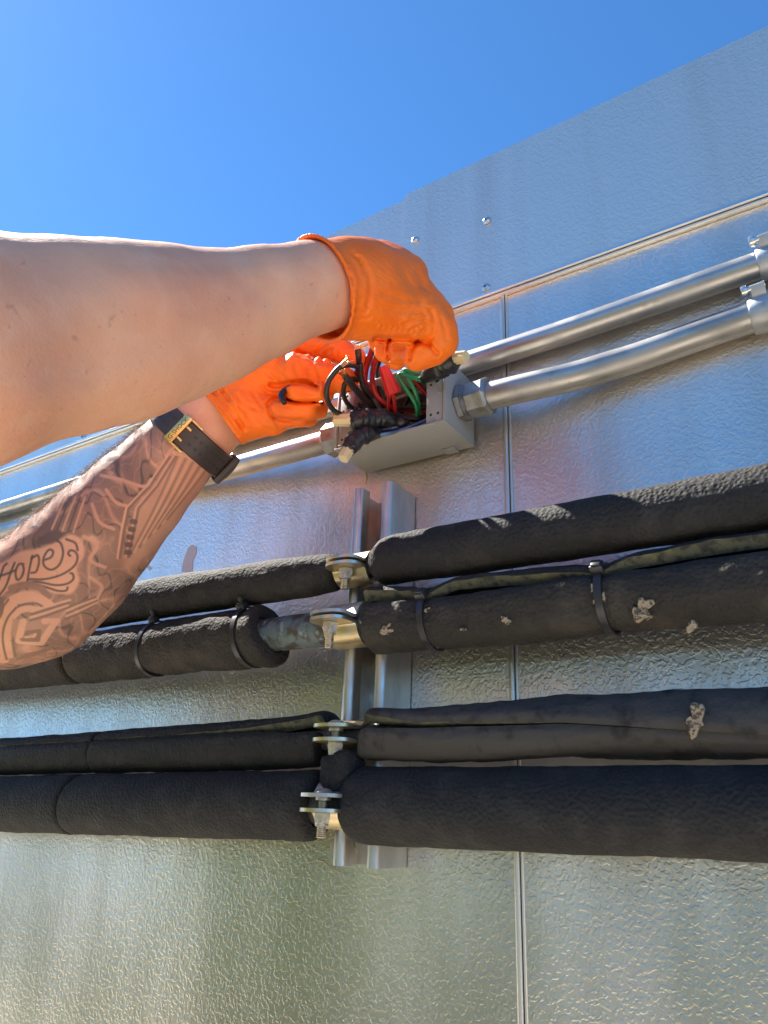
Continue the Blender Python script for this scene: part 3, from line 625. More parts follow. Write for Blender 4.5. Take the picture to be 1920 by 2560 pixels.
wire('black_wire', 'black wire bedded on the floor of the box under the red connector', [w(600, 830, -.046), w(720, 800, -.042), w(860, 830, -.040), w(980, 840, -.036), w(1060, 800, -.028)], .0024, M_WBLACK, GB)
wire('black_wire', 'dark wire climbing behind the red connector towards the upper edge', [w(740, 760, -.026), w(690, 600, -.024), w(640, 480, -.028), w(560, 340, -.045), w(520, 260, -.060)], .0026, M_WBLACK, GB)
wire('black_wire', 'dark wire running to the upper taped splice behind the green wires', [w(820, 780, -.022), w(880, 640, -.022), w(960, 520, -.030), w(1060, 440, -.052)], .0026, M_WBLACK, GB)
wire('red_wire', 'long red wire curving up to the upper gloved fingers', [w(745, 735, -.038), w(665, 695, -.048), w(590, 615, -.056), w(555, 500, -.064), w(565, 370, -.074), w(605, 245, -.084), w(640, 190, -.090)], .0024, M_WRED)
wire('red_wire', 'broad red wire pinched between both gloves beside the black upright', [w(590, 640, -.044), w(520, 590, -.052), w(485, 500, -.062), w(495, 380, -.070), w(535, 260, -.080), w(560, 190, -.088)], .0029, M_WRED)
wire('red_wire', 'thin red wire entering the red connector on its left', [w(700, 790, -.047), w(705, 690, -.055), w(718, 615, -.062)], .0017, M_WRED, GR)
wire('red_wire', 'thin red wire entering the red connector on its right', [w(765, 780, -.047), w(760, 690, -.055), w(748, 612, -.062)], .0017, M_WRED, GR)
wire('red_wire', 'red wire crossing behind the green wires to the end block', [w(830, 470, -.040), w(860, 560, -.034), w(930, 620, -.028), w(1000, 680, -.026)], .0017, M_WRED, GR)
wire('red_wire', 'red wire slanting down beside the end block of the box', [w(900, 470, -.040), w(960, 510, -.038), w(1010, 560, -.034), w(1060, 620, -.030)], .0019, M_WRED, GR)
wire('red_wire', 'dark red wire along the lower back of the box', [w(560, 700, -.030), w(700, 720, -.026), w(880, 760, -.026), w(1060, 770, -.028)], .0019, M_WRED, GR)
wire('green_wire', 'green wire bent over in a sharp hook towards the upper splice', [w(960, 860, -.034), w(965, 740, -.042), w(920, 640, -.050), w(850, 540, -.056), w(800, 455, -.060), w(815, 422, -.061), w(880, 435, -.061), w(950, 465, -.060), w(1010, 485, -.059)], .0018, M_WGREEN)
wire('green_wire', 'green wire crossing the hooked one and running under the taped splice', [w(975, 860, -.032), w(985, 720, -.040), w(955, 600, -.050), w(910, 500, -.056), w(875, 420, -.060), w(850, 390, -.062), w(890, 385, -.063), w(960, 405, -.062), w(1030, 405, -.060)], .0018, M_WGREEN)
wire('blue_wire', 'pale blue wire lying along the lower front edge of the box', [w(520, 990, -.062), w(605, 985, -.060), w(720, 968, -.057), w(840, 938, -.054), w(950, 895, -.050), w(1060, 845, -.044)], .0015, M_WBLUE)
wire('blue_wire', 'dark blue wire above the pale one near the lower edge', [w(540, 925, -.057), w(620, 935, -.056), w(740, 925, -.053), w(860, 890, -.046)], .0017, M_WBLUE)
wire('grey_wire', 'dull tan grey wire deep behind the green wires', [w(770, 650, -.028), w(830, 630, -.026), w(930, 590, -.024), w(1060, 590, -.022)], .0020, M_WTAN)
wire('black_wire', 'black wire doubling back under the lower glove fingertips', [w(420, 770, -.060), w(330, 700, -.074), w(290, 610, -.086), w(300, 520, -.094), w(360, 470, -.094), w(420, 480, -.084)], .0021, M_WBLACK, GB)
wire('black_wire', 'black wire crossing in front of the pinched red wires', [w(640, 760, -.052), w(560, 640, -.062), w(500, 560, -.076), w(455, 450, -.088), w(450, 330, -.098)], .0020, M_WBLACK, GB)
wire('black_wire', 'black wire rising to the upper fingertips beside the red connector', [w(700, 740, -.034), w(620, 560, -.044), w(600, 420, -.058), w(625, 300, -.074), w(660, 220, -.086)], .0019, M_WBLACK, GB)
wire('red_wire', 'dark red wire tucked between the black wires on the left', [w(560, 740, -.050), w(470, 660, -.058), w(410, 560, -.072), w(400, 440, -.084), w(430, 350, -.092)], .0018, M_WRED, GR)
wire('black_wire', 'black wire along the top inside edge of the box', [w(600, 560, -.020), w(720, 470, -.030), w(860, 400, -.040), w(1000, 370, -.048)], .0024, M_WBLACK, GB)
# red twist connector
def wirenut(name, parent, p0, p1, r0, r1, mt, flutes, wings=False):
    p0, p1 = np.array(p0), np.array(p1); L = np.linalg.norm(p1 - p0); d = _n(p1 - p0); a, b = frame_of(d); V = []; F = []; S = flutes * 4
    prof = [(0, .86), (.03, .98), (.10, 1.0), (.30, .99), (.80, 1), (.95, .98), (1.0, .84)]
    for (h, k) in prof:
        r = (r0 + (r1 - r0) * h) * k
        for q in range(S):
            wv = 2 * math.pi * q / S; fl = (1 - .11 * (.5 + .5 * math.cos(flutes * wv))) if .05 < h < .97 or h > .97 else 1
            V.append(p0 + d * L * h + (a * math.cos(wv) + b * math.sin(wv)) * r * fl)
    for i in range(len(prof) - 1):
        for q in range(S): F.append((i * S + q, i * S + (q + 1) % S, (i + 1) * S + (q + 1) % S, (i + 1) * S + q))
    F += [tuple(range(S))[::-1], tuple((len(prof) - 1) * S + q for q in range(S))]
    return mk(name, V, F, mt, parent, autos=35)
t = wirenut('wire_connector', None, w(752, 610, -.062), w(655, 350, -.078), .0074, .0043, M_NUTRED, 10)
tag(t, 'red tapered twist-on wire connector standing up in the box', 'wire connector')
def tape(name, parent, pts, rad, seed=0.0):
    path = spline(pts, 8)
    def rf(i, wv): return 1 + .05 * math.sin(i * .8 + seed) * math.cos(2 * wv + i * .3) + .16 * mnoise.noise(Vector((i * .33 + seed, math.cos(wv) * 1.5, math.sin(wv) * 1.5)))
    return mk(name, *tube(path, rad, 20, True, rf), M_TAPE, parent, autos=55)
def splice(label, pts, rad, n0, n1, r0, r1, seed):
    T = thing('taped_splice', label, 'taped splice', pts[0], 'taped splices with tan connectors')
    tape('tape_wrap', T, pts, rad, seed); wirenut('wire_connector', T, n0, n1, r0, r1, M_NUTTAN, 8); return T
splice('taped splice lying across the top right corner of the box under the fingers', [w(1000, 480, -.052), w(1060, 440, -.062), w(1130, 390, -.070), w(1200, 335, -.074), w(1270, 305, -.076), w(1325, 285, -.077)], [.0030, .0055, .0088, .0105, .0105, .0068], w(1300, 282, -.0765), w(1425, 262, -.079), .0056, .0048, 1.0)
splice('taped splice sticking out of the left end of the box just below the black loop', [w(760, 880, -.052), w(660, 830, -.060), w(560, 840, -.066), w(470, 845, -.073), w(400, 845, -.078), w(345, 845, -.081)], [.0045, .0080, .0085, .0098, .0100, .0060], w(375, 840, -.080), w(195, 850, -.088), .0066, .0052, 2.3)
splice('taped splice hanging lowest over the bottom edge of the box', [w(620, 960, -.058), w(540, 975, -.066), w(470, 985, -.072), w(400, 1030, -.077), w(350, 1100, -.080), w(325, 1140, -.082)], [.0040, .0070, .0085, .0080, .0072, .0055], w(335, 1125, -.0815), w(283, 1212, -.085), .0056, .0050, 3.7)
# torn tape ends and a loose strip held by the upper glove
T = thing('tape_scrap', 'wrinkled dark grey strip of tape held under the upper glove', 'tape', w(600, 150, -.09))
tape('strip', T, [w(585, 95, -.096), w(590, 140, -.092), w(595, 190, -.088), w(570, 230, -.084)], [.0050, .0062, .0045, .0020], 5.0)
T = thing('tape_scrap', 'small black curl of tape stuck between the curled fingers of the lower glove', 'tape', P(708, 1000, -.13))
V, F = tube(spline([P(724, 966, -.128), P(710, 978, -.1345), P(704, 990, -.1370), P(711, 1008, -.1370)], 6), [.0016, .0026, .0030, .0020], 10); mk('strip', V, F, M_TAPE, T)
for k, (x, y, r, lb) in enumerate(((560, 870, .0050, 'black taped bundle just right of the left splice'), (660, 890, .0052, 'black taped lump under the thin red wires'), (740, 860, .0050, 'frayed black taped joint below the red connector'), (820, 870, .0042, 'small black taped knot left of the green wires'), (700, 930, .0036, 'narrow black taped joint resting on the blue wires'))):
    T = thing('tape_scrap', lb, 'tape', w(x, y, -.05), 'crumpled tape in the box')
    tape('wrap', T, [w(x - 60, y + 8, -.050), w(x, y, -.053), w(x + 70, y - 10, -.048)], [r * .6, r, r * .5], k * 1.7)

# dry grass caught on the wall
def straw(label, pts, r):
    o = mk('dry_grass_stem', *tube(spline(pts, 6), [r, r * .9, r * .4], 6), M_STRAW); tag(o, label, 'grass')
straw('thin curled straw stuck to the wall below the strut channel', [P(795, 2150, -.002), P(812, 2155, -.003), P(828, 2170, -.003), P(850, 2180, -.002), P(866, 2190, -.001)], .0005)
straw('short dry straw hanging inside the foot of the strut channel', [P(885, 2105, -.02), P(888, 2120, -.022), P(893, 2135, -.02)], .0008)
straw('dry husk under the bottom edge of the junction box', [P(915, 1178, -.004), P(917, 1195, -.005), P(914, 1212, -.003)], .0009)
# ================================================================== organic surfaces (signed distance -> surface nets)
def sd_cone(p, a, b, ra, rb, flat=None):
    """round cone; flat=(normal, s): thinner by factor s along the normal"""
    a = np.asarray(a, float); b = np.asarray(b, float)
    q = p - a
    if flat is not None:
        n = _n(flat[0]); q = q + np.outer(q @ n, n) * (flat[1] - 1.0); ba = b - a; ba = ba + n * (ba @ n) * (flat[1] - 1.0)
    else: ba = b - a
    L2 = ba @ ba
    t = np.clip((q @ ba) / L2, 0, 1)
    d = np.linalg.norm(q - np.outer(t, ba), axis=1) - (ra + (rb - ra) * t)
    return d
def smin(a, b, k):
    h = np.clip(0.5 + 0.5 * (b - a) / k, 0, 1); return b + (a - b) * h - k * h * (1 - h)
_rs = np.random.RandomState(5)
_ND = _rs.normal(size=(24, 3)); _ND /= np.linalg.norm(_ND, axis=1)[:, None]; _NP = _rs.uniform(0, 6.28, 24)
def snoise(p, scale):
    q = p * scale; s = np.zeros(len(p))
    for i in range(8):
        s += np.sin(q @ _ND[i] * (1 + .35 * i % 1.3) + _NP[i] + 1.7 * np.sin(q @ _ND[i + 8] + _NP[i + 8]))
    return s / 8
def surface_nets(f, lo, hi, h, k=4):
    lo = np.array(lo, float); hi = np.array(hi, float); n = (np.ceil((hi - lo) / h / k).astype(int) + 1) * k + 1
    ax = [lo[i] + h * np.arange(n[i]) for i in range(3)]
    ca = [a[::k] for a in ax]; G = np.stack(np.meshgrid(*ca, indexing='ij'), -1).reshape(-1, 3)
    cv = f(G).reshape([len(a) for a in ca])
    near = np.abs(cv) < h * k * 2.2
    D = np.repeat(np.repeat(np.repeat(np.where(cv > 0, 1.0, -1.0), k, 0), k, 1), k, 2)[:n[0], :n[1], :n[2]].copy()
    m = near.copy()
    for a_ in range(3):
        s1 = [slice(None)] * 3; s2 = [slice(None)] * 3; s1[a_] = slice(1, None); s2[a_] = slice(None, -1)
        t = m.copy(); t[tuple(s1)] |= m[tuple(s2)]; t[tuple(s2)] |= m[tuple(s1)]; m = t
    mf = np.repeat(np.repeat(np.repeat(m, k, 0), k, 1), k, 2)[:n[0], :n[1], :n[2]]
    idx = np.argwhere(mf); vals = np.empty(len(idx))
    for s in range(0, len(idx), 400000): vals[s:s + 400000] = f(lo + idx[s:s + 400000] * h)
    D[mf] = vals
    S = D < 0
    c = [D[i:n[0] - 1 + i, j:n[1] - 1 + j, l:n[2] - 1 + l] for i in (0, 1) for j in (0, 1) for l in (0, 1)]
    cnt = sum((q < 0).astype(np.int8) for q in c); act = (cnt > 0) & (cnt < 8)
    ids = -np.ones(act.shape, int); cells = np.argwhere(act); ids[act] = np.arange(len(cells))
    cc = np.stack([q[act] for q in c], 1); off = np.array([(i, j, l) for i in (0, 1) for j in (0, 1) for l in (0, 1)], float)
    acc = np.zeros((len(cells), 3)); num = np.zeros(len(cells))
    for a in range(8):
        for b in range(a + 1, 8):
            if abs(off[a] - off[b]).sum() != 1: continue
            va, vb = cc[:, a], cc[:, b]; x = (va < 0) != (vb < 0)
            t = np.where(x, va / np.where(x, va - vb, 1), 0)
            acc += np.where(x[:, None], off[a] + t[:, None] * (off[b] - off[a]), 0); num += x
    V = lo + (cells + acc / num[:, None]) * h
    F = []
    for a in range(3):
        b, g_ = [(1, 2), (2, 0), (0, 1)][a]
        s0 = [slice(None)] * 3; s1 = [slice(None)] * 3; s0[a] = slice(0, -1); s1[a] = slice(1, None)
        x = S[tuple(s0)] != S[tuple(s1)]; e = np.argwhere(x)
        e = e[(e[:, b] > 0) & (e[:, g_] > 0) & (e[:, b] < n[b] - 1) & (e[:, g_] < n[g_] - 1)]
        if not len(e): continue
        inside = S[e[:, 0], e[:, 1], e[:, 2]]
        def cid(db, dg):
            q = e.copy(); q[:, b] += db; q[:, g_] += dg; return ids[q[:, 0], q[:, 1], q[:, 2]]
        qd = np.stack([cid(-1, -1), cid(0, -1), cid(0, 0), cid(-1, 0)], 1); qd[~inside] = qd[~inside][:, ::-1]
        F.append(qd)
    F = np.concatenate(F); F = F[(F >= 0).all(1)]
    return V, F
def relax(V, F, it=2, lam=0.5):
    E = np.concatenate([F[:, [0, 1]], F[:, [1, 2]], F[:, [2, 3]], F[:, [3, 0]]]); E = np.concatenate([E, E[:, ::-1]])
    for _ in range(it):
        s = np.zeros_like(V); c = np.zeros(len(V)); np.add.at(s, E[:, 0], V[E[:, 1]]); np.add.at(c, E[:, 0], 1); V = V + lam * (s / c[:, None] - V)
    return V
def mkfast(name, V, F, mat_, parent=None):
    lo_, hi_ = V.min(0), V.max(0); org = np.array([(lo_[0] + hi_[0]) / 2, (lo_[1] + hi_[1]) / 2, lo_[2]])
    me = bpy.data.meshes.new(name); me.from_pydata((V - org).tolist(), [], F.tolist()); me.materials.append(mat_)
    me.polygons.foreach_set('use_smooth', [True] * len(me.polygons)); me.update()
    o = bpy.data.objects.new(name, me); COL.objects.link(o); ORG[o.name] = org
    if parent is not None: o.parent = parent; o.location = tuple(org - ORG[parent.name])
    else: o.location = tuple(org)
    return o

# ------------------------------------------------------------------ the worker
def rp(px, d): return px * d / FPX
# right forearm (nearest): sight-line points with depth and half width
RA = [((-150, 895), .338, 262), ((0, 855), .366, 252), ((150, 846), .388, 240), ((300, 832), .410, 220), ((420, 812), .428, 192), ((520, 795), .443, 165), ((650, 757), .463, 136), ((770, 722), .483, 112), ((850, 712), .497, 104)]
RAp = [(Q(*a, d), rp(w_, d)) for a, d, w_ in RA]
# left forearm (tattooed)
LA = [((-70, 1520), -.185, 150), ((25, 1512), -.170, 156), ((95, 1490), -.160, 158), ((180, 1415), -.150, 150), ((260, 1325), -.142, 136), ((340, 1240), -.134, 120), ((410, 1165), -.127, 106), ((482, 1090), -.120, 97), ((560, 1010), -.114, 93)]
def dep(p): return -(ROT.T @ (np.asarray(p) - CAM))[2]
LAp = []
for a, y, w_ in LA:
    p = P(*a, y); LAp.append((p, rp(w_, dep(p))))
SHL = np.array((-.500, -.330, -.105)); SHR = np.array((-.245, -.565, -.045))
MID = (SHL + SHR) / 2; FWD = _n(np.array((.24, .265, 0))); RGT = _n(SHR - SHL)
NECK = MID + np.array((0, 0, .075)) + FWD * .01; HEAD = NECK + np.array((0, 0, .115)) + FWD * .045
PEL = MID + np.array((0, 0, -.50)) - FWD * .02
prims = []
for L_ in (RAp, LAp):
    for (a, ra), (b, rb) in zip(L_[:-1], L_[1:]): prims.append((a, b, ra, rb, None, .006))
prims.append((RAp[0][0], SHR, RAp[0][1] * .98, .058, None, .03)); prims.append((LAp[0][0], SHL, LAp[0][1] * .97, .056, None, .012))
TF = (FWD, 1.45)
torso = [(MID + (0, 0, -.03) - RGT * .10, MID + (0, 0, -.03) + RGT * .10, .105, .105, TF, .05), (MID + (0, 0, -.06), MID + (0, 0, -.30), .155, .135, TF, .06), (MID + (0, 0, -.30), PEL, .135, .150, TF, .06)]
neckhead = [(MID + (0, 0, .03), NECK + (0, 0, .05), .062, .055, None, .03), (HEAD + (0, 0, .02) - FWD * .015, HEAD + (0, 0, .03) + FWD * .012, .088, .084, (RGT, 1.16), .02), (HEAD + FWD * .03 + (0, 0, -.02), HEAD + FWD * .052 + (0, 0, -.075), .060, .042, (RGT, 1.05), .025),
    (HEAD + FWD * .088 + (0, 0, .01), HEAD + FWD * .108 + (0, 0, -.022), .009, .014, None, .010)]
for s in (-1, 1):
    neckhead.append((HEAD + RGT * s * .078 + (0, 0, .022) - FWD * .005, HEAD + RGT * s * .075 + (0, 0, -.018), .016, .011, (RGT, 2.2), .006))
    neckhead.append((HEAD + RGT * s * .015 + FWD * .082 + (0, 0, .034), HEAD + RGT * s * .045 + FWD * .072 + (0, 0, .036), .012, .010, None, .010))
neckhead.append((HEAD + RGT * -.02 + FWD * .090 + (0, 0, -.050), HEAD + RGT * .02 + FWD * .090 + (0, 0, -.050), .008, .008, None, .006))
legs = []
for s in (-1, 1):
    hip = PEL + RGT * s * .085; knee = hip + np.array((0, 0, -.43)) + FWD * .02; ank = np.array((knee[0], knee[1], GZ + .09)) - FWD * .04
    legs += [(hip, knee, .088, .058, None, .04), (knee, knee * .65 + ank * .35 - FWD * .012, .056, .058, None, .02), (knee * .65 + ank * .35 - FWD * .012, ank, .058, .040, None, .02), (ank + (0, 0, -.045) - FWD * .03, np.array((ank[0], ank[1], GZ + .032)) + FWD * .17, .044, .030, None, .03)]
ALL = prims + torso + neckhead + legs
def field(ps, grow=0.0):
    def f(p):
        d = None
        for (a, b, ra, rb, fl, k) in ps:
            e = sd_cone(p, a, b, ra + grow, rb + grow, fl); d = e if d is None else smin(d, e, k)
        return d
    return f
RIDGE = [([(330, 700), (520, 705), (680, 690), (800, 680)], 34, .0016), ([(420, 880), (560, 820), (700, 770), (830, 742)], 16, .0011), ([(640, 800), (740, 770), (840, 760)], 9, .0010), ([(60, 760), (220, 740), (420, 730)], 60, .0020), ([(0, 1010), (180, 985), (380, 920)], 40, .0018)]
DENT = [([(560, 735), (680, 722), (800, 712)], 15, .0013), ([(120, 930), (320, 880), (480, 840)], 30, .0018), ([(480, 640), (560, 650), (640, 640)], 26, .0014)]
def to_px(p):
    c = (p - CAM) @ ROT; return np.stack([960 + FPX * c[:, 0] / -c[:, 2], 1280 - FPX * c[:, 1] / -c[:, 2]], 1)
def pxd(uv, poly):
    d = np.full(len(uv), 1e9); q = spline([np.array(z, float) for z in poly], 4)
    for a, b in zip(q[:-1], q[1:]):
        ab = b - a; t = np.clip(((uv - a) @ ab) / (ab @ ab + 1e-9), 0, 1); d = np.minimum(d, np.linalg.norm(uv - a - np.outer(t, ab), axis=1))
    return d
def fbody(p):
    d = field(ALL)(p); n = np.where((p[:, 0] > -.02) & (p[:, 1] < -.17) & (np.abs(d) < .010))[0]
    if len(n):
        uv = to_px(p[n])
        for poly, w_, a_ in RIDGE: d[n] -= a_ * np.exp(-(pxd(uv, poly) / w_) ** 2)
        for poly, w_, a_ in DENT: d[n] += a_ * np.exp(-(pxd(uv, poly) / w_) ** 2)
    return d
pts = np.array([q for c in ALL for q in (c[0], c[1])])
V, F = surface_nets(fbody, pts.min(0) - .19, pts.max(0) + .19, .0055)
V = V[:]; V[:, 2] = np.maximum(V[:, 2], GZ)
V = relax(V, F, 3)

# skin: base tone, mottling, tattoo ink read from a per-vertex ink attribute
def skin_mat():
    m = bpy.data.materials.new('skin'); m.use_nodes = True; nt = m.node_tree; N = nt.nodes; L = nt.links; b = N['Principled BSDF']
    b.inputs['Roughness'].default_value = 0.58; b.inputs['Specular IOR Level'].default_value = 0.3
    b.inputs['Subsurface Weight'].default_value = 0.18; b.inputs['Subsurface Radius'].default_value = (.009, .0035, .0018); b.inputs['Subsurface Scale'].default_value = 1.0
    tc = N.new('ShaderNodeTexCoord')
    def nz(s, d=3):
        t = N.new('ShaderNodeTexNoise'); t.inputs['Scale'].default_value = s; t.inputs['Detail'].default_value = d; L.new(tc.outputs['Object'], t.inputs['Vector']); return t.outputs[0]
    def mr(f_, a, c, o=1.0):
        r = N.new('ShaderNodeMapRange'); r.inputs[1].default_value = a; r.inputs[2].default_value = c; r.inputs[4].default_value = o; L.new(f_, r.inputs[0]); return r.outputs[0]
    def mix(fac, a, c2):
        mx = N.new('ShaderNodeMix'); mx.data_type = 'RGBA'; L.new(fac, mx.inputs[0])
        if isinstance(a, tuple): mx.inputs[6].default_value = (*a, 1)
        else: L.new(a, mx.inputs[6])
        mx.inputs[7].default_value = (*c2, 1); return mx.outputs[2]
    c = mix(mr(nz(18), .35, .7), (.80, .41, .255), (.75, .35, .21)); c = mix(mr(nz(60), .50, .75, .5), c, (.84, .48, .32)); c = mix(mr(nz(170), .66, .78, .5), c, (.40, .17, .10)); c = mix(mr(nz(9, 5), .50, .68, .45), c, (.70, .30, .19)); c = mix(mr(nz(420, 2), .72, .80, .6), c, (.26, .11, .07))
    at = N.new('ShaderNodeAttribute'); at.attribute_name = 'ink'
    c = mix(at.outputs['Fac'], c, (.080, .068, .066))
    L.new(c, b.inputs['Base Color'])
    b1 = N.new('ShaderNodeBump'); b1.inputs['Strength'].default_value = .4; b1.inputs['Distance'].default_value = .0006; L.new(nz(500), b1.inputs['Height'])
    b2 = N.new('ShaderNodeBump'); b2.inputs['Strength'].default_value = .32; b2.inputs['Distance'].default_value = .004; L.new(nz(45, 2), b2.inputs['Height']); L.new(b1.outputs[0], b2.inputs['Normal']); L.new(b2.outputs[0], b.inputs['Normal'])
    return m
M_SKIN = skin_mat()
person = mkfast('person', V, F, M_SKIN)
tag(person, 'person reaching in with both gloved hands, left forearm tattooed, wearing a watch', 'person')

# ---- tattoo: refine the tattooed forearm, then ink it in the arm's own flat chart
AX0, AX1 = LAp[1][0], LAp[7][0]
TA = _n(AX1 - AX0); TN = _n(CAM - (AX0 + AX1) / 2); TN = _n(TN - TA * np.dot(TN, TA)); TB = np.cross(TN, TA)
def chart(p): q = np.asarray(p) - AX0; return np.stack([q @ TA, q @ TB], -1)
def tpx(u, v):                       # survey-photo point -> chart (on the facing skin of the arm)
    r = ray(u, v); t0 = np.dot(AX0 + TN * .030 - CAM, TN) / np.dot(r, TN); return chart(CAM + r * t0)
def refine():
    me = person.data; bm = bmesh.new(); bm.from_mesh(me)
    for lv in range(3):
        sel = []
        for f in bm.faces:
            c = np.array(f.calc_center_median()) + ORG[person.name]
            s = (c - AX0) @ TA; rad = np.linalg.norm((c - AX0) - TA * s)
            if -.075 < s < .235 and rad < .085 and np.dot(np.array(f.normal), TN) > -.05: sel.append(f)
        es = list({e for f in sel for e in f.edges}); bmesh.ops.subdivide_edges(bm, edges=es, cuts=1, use_grid_fill=True)
        if lv < 2:
            vs_ = list({v for f in sel if f.is_valid for v in f.verts}); bmesh.ops.smooth_vert(bm, verts=vs_, factor=.5, use_axis_x=True, use_axis_y=True, use_axis_z=True)
    for f in bm.faces: f.smooth = True
    bm.normal_update(); bm.to_mesh(me); bm.free(); me.update()
refine()
me = person.data; nv = len(me.vertices)
co = np.empty(nv * 3, np.float32); me.vertices.foreach_get('co', co); co = co.reshape(-1, 3).astype(float) + ORG[person.name]
nr = np.empty(nv * 3, np.float32); me.vertices.foreach_get('normal', nr); nr = nr.reshape(-1, 3)
rel = co - AX0; sA = rel @ TA; rad = np.linalg.norm(rel - np.outer(sA, TA), axis=1)
inkz = np.zeros(nv)
msk = (sA > -.08) & (sA < .235) & (rad < .09); ii = np.where(msk)[0]; ch = chart(co[ii]); fac = np.clip((nr[ii] @ TN) * 4 + .3, 0, 1)
def c8(pts): return [tpx(x * .2773, 1280 + y * .2773) for x, y in pts]      # lower arm drawing
def c3(pts): return [tpx(x * .42194, 960 + y * .42194) for x, y in pts]     # upper arm drawing
def segd(p, poly):
    d = np.full(len(p), 9.0)
    for a, b in zip(poly[:-1], poly[1:]):
        ab = b - a; t = np.clip(((p - a) @ ab) / (ab @ ab + 1e-12), 0, 1); d = np.minimum(d, np.linalg.norm(p - a - np.outer(t, ab), axis=1))
    return d
def inpoly(p, poly):
    ins = np.zeros(len(p), bool); n = len(poly)
    for i in range(n):
        a, b = poly[i], poly[(i + 1) % n]; c_ = ((a[1] > p[:, 1]) != (b[1] > p[:, 1])) & (p[:, 0] < (b[0] - a[0]) * (p[:, 1] - a[1]) / (b[1] - a[1] + 1e-12) + a[0]); ins ^= c_
    return ins
P3 = co[ii]
base = .60 + .26 * snoise(P3, 55) + .12 * snoise(P3, 160)                # smoky grey shading of the sleeve
vein = np.abs(snoise(P3, 75)); base = base - .34 * np.exp(-(vein / .07) ** 2)      # pale cloud wisps
fine = np.abs(snoise(P3 + .3, 120)); base = base + .30 * np.exp(-(fine / .045) ** 2); fine = np.abs(snoise(P3 - .2, 190)); base = base - .16 * np.exp(-(fine / .05) ** 2)
smooth_edge = np.clip((sA[ii] + .075) / .03, 0, 1)
ink = base * smooth_edge
def area(pts, val, blur=.0012, f=c8):
    global ink
    q = [np.array(z) for z in spline(f(pts), 4)]; ins = inpoly(ch, q); d = segd(ch, q + [q[0]]); m_ = np.where(ins, np.clip(.5 + d / blur / 2, 0, 1), np.clip(.5 - d / blur / 2, 0, 1)); ink = ink * (1 - m_) + val * m_
def line(pts, wd, val, f=c8, sm=True):
    global ink
    q = f(pts); q = [np.array(z) for z in (spline(q, 5) if sm and len(q) > 2 else q)]; d = segd(ch, q); m_ = np.clip(1.0 - (d - wd * .45) / .0009, 0, 1) ** 1.2 * .93; ink = ink * (1 - m_) + val * m_
# pale cartouche with the word, scrolls under it
area([(-60, 460), (60, 430), (220, 330), (400, 290), (560, 230), (680, 170), (790, 240), (800, 350), (740, 450), (765, 560), (700, 665), (590, 670), (480, 640), (330, 610), (180, 620), (80, 700), (-60, 720)], .04)
area([(330, 260), (480, 130), (620, 160), (600, 190), (520, 240), (400, 270)], .85); area([(300, 230), (400, 90), (520, 20), (560, 130), (460, 160)], .75)
for k in range(5): line([(500 + 50 * k, 130 + 5 * k), (570 + 48 * k, -70), (600 + 45 * k, -140)], .0012, .85 if k % 2 else .12, sm=False)
K = .92
for s_ in ([(20, 650), (60, 565), (85, 460), (110, 430)], [(70, 690), (130, 605), (165, 480), (185, 420)], [(0, 535), (90, 520), (200, 478)],
           [(270, 425), (225, 430), (205, 490), (225, 550), (262, 530), (278, 470), (262, 425)],
           [(345, 355), (332, 440), (318, 560), (314, 610)], [(338, 375), (395, 348), (412, 400), (392, 478), (350, 492)],
           [(450, 385), (515, 360), (532, 312), (490, 300), (450, 368), (462, 432), (525, 462), (592, 420), (620, 330), (598, 250), (555, 222)],
           [(330, 545), (480, 540), (620, 500), (720, 432), (746, 360), (722, 312), (682, 302), (665, 328), (682, 346)],
           [(240, 590), (400, 565), (560, 592), (660, 582), (712, 545), (710, 502), (690, 492)], [(340, 575), (470, 605), (580, 642), (650, 642), (665, 615)],
           [(640, 210), (720, 240), (745, 300)]): line(s_, .0011, K)
line([(180, 620), (300, 590), (430, 615), (500, 690)], .0050, .62)
# big curved bands and the square key
for pts_, wd, v_ in (([(60, 1290), (70, 1000), (110, 850), (190, 740), (310, 690), (430, 720), (540, 810)], .0095, .02), ([(130, 1250), (150, 1000), (200, 860), (300, 790), (420, 800)], .0050, .05),
                     ([(95, 1290), (100, 1040), (150, 880), (230, 780)], .0012, .8), ([(180, 1260), (190, 1080), (235, 920)], .0012, .75), ([(35, 1250), (45, 980), (80, 830), (160, 715)], .0012, .75), ([(250, 760), (400, 745), (520, 830)], .0012, .75),
                     ([(20, 760), (70, 720), (90, 780), (60, 860), (20, 830)], .0060, .75)): line(pts_, wd, v_)
area([(200, 880), (330, 870), (400, 800), (640, 790), (560, 900), (430, 1120), (240, 1110), (180, 1010)], .42)
line([(290, 900), (235, 1085), (425, 1110), (560, 910), (470, 905)], .0050, .06, sm=False); line([(395, 1045), (345, 1055), (300, 1050), (320, 1000), (420, 990), (400, 1080), (270, 1070)], .0030, .70, sm=False); line([(300, 1045), (370, 1042), (385, 1020)], .0016, .05, sm=False)
for k in range(4): line([(350 + 5 * k, 890 - 26 * k), (500, 850 - 26 * k), (650 + 10 * k, 800 - 24 * k)], .0014, .72 if k % 2 == 0 else .08, sm=False)
for k in range(5): line([(640 + 6 * k, 900 - 26 * k), (760, 860 - 26 * k), (880 + 10 * k, 800 - 22 * k)], .0013, .70 if k % 2 == 0 else .10, sm=False)
for k in range(4): line([(180 + 30 * k, 1290 - 20 * k), (330 + 30 * k, 1250 - 20 * k), (480 + 30 * k, 1190 - 30 * k)], .0016, .66)
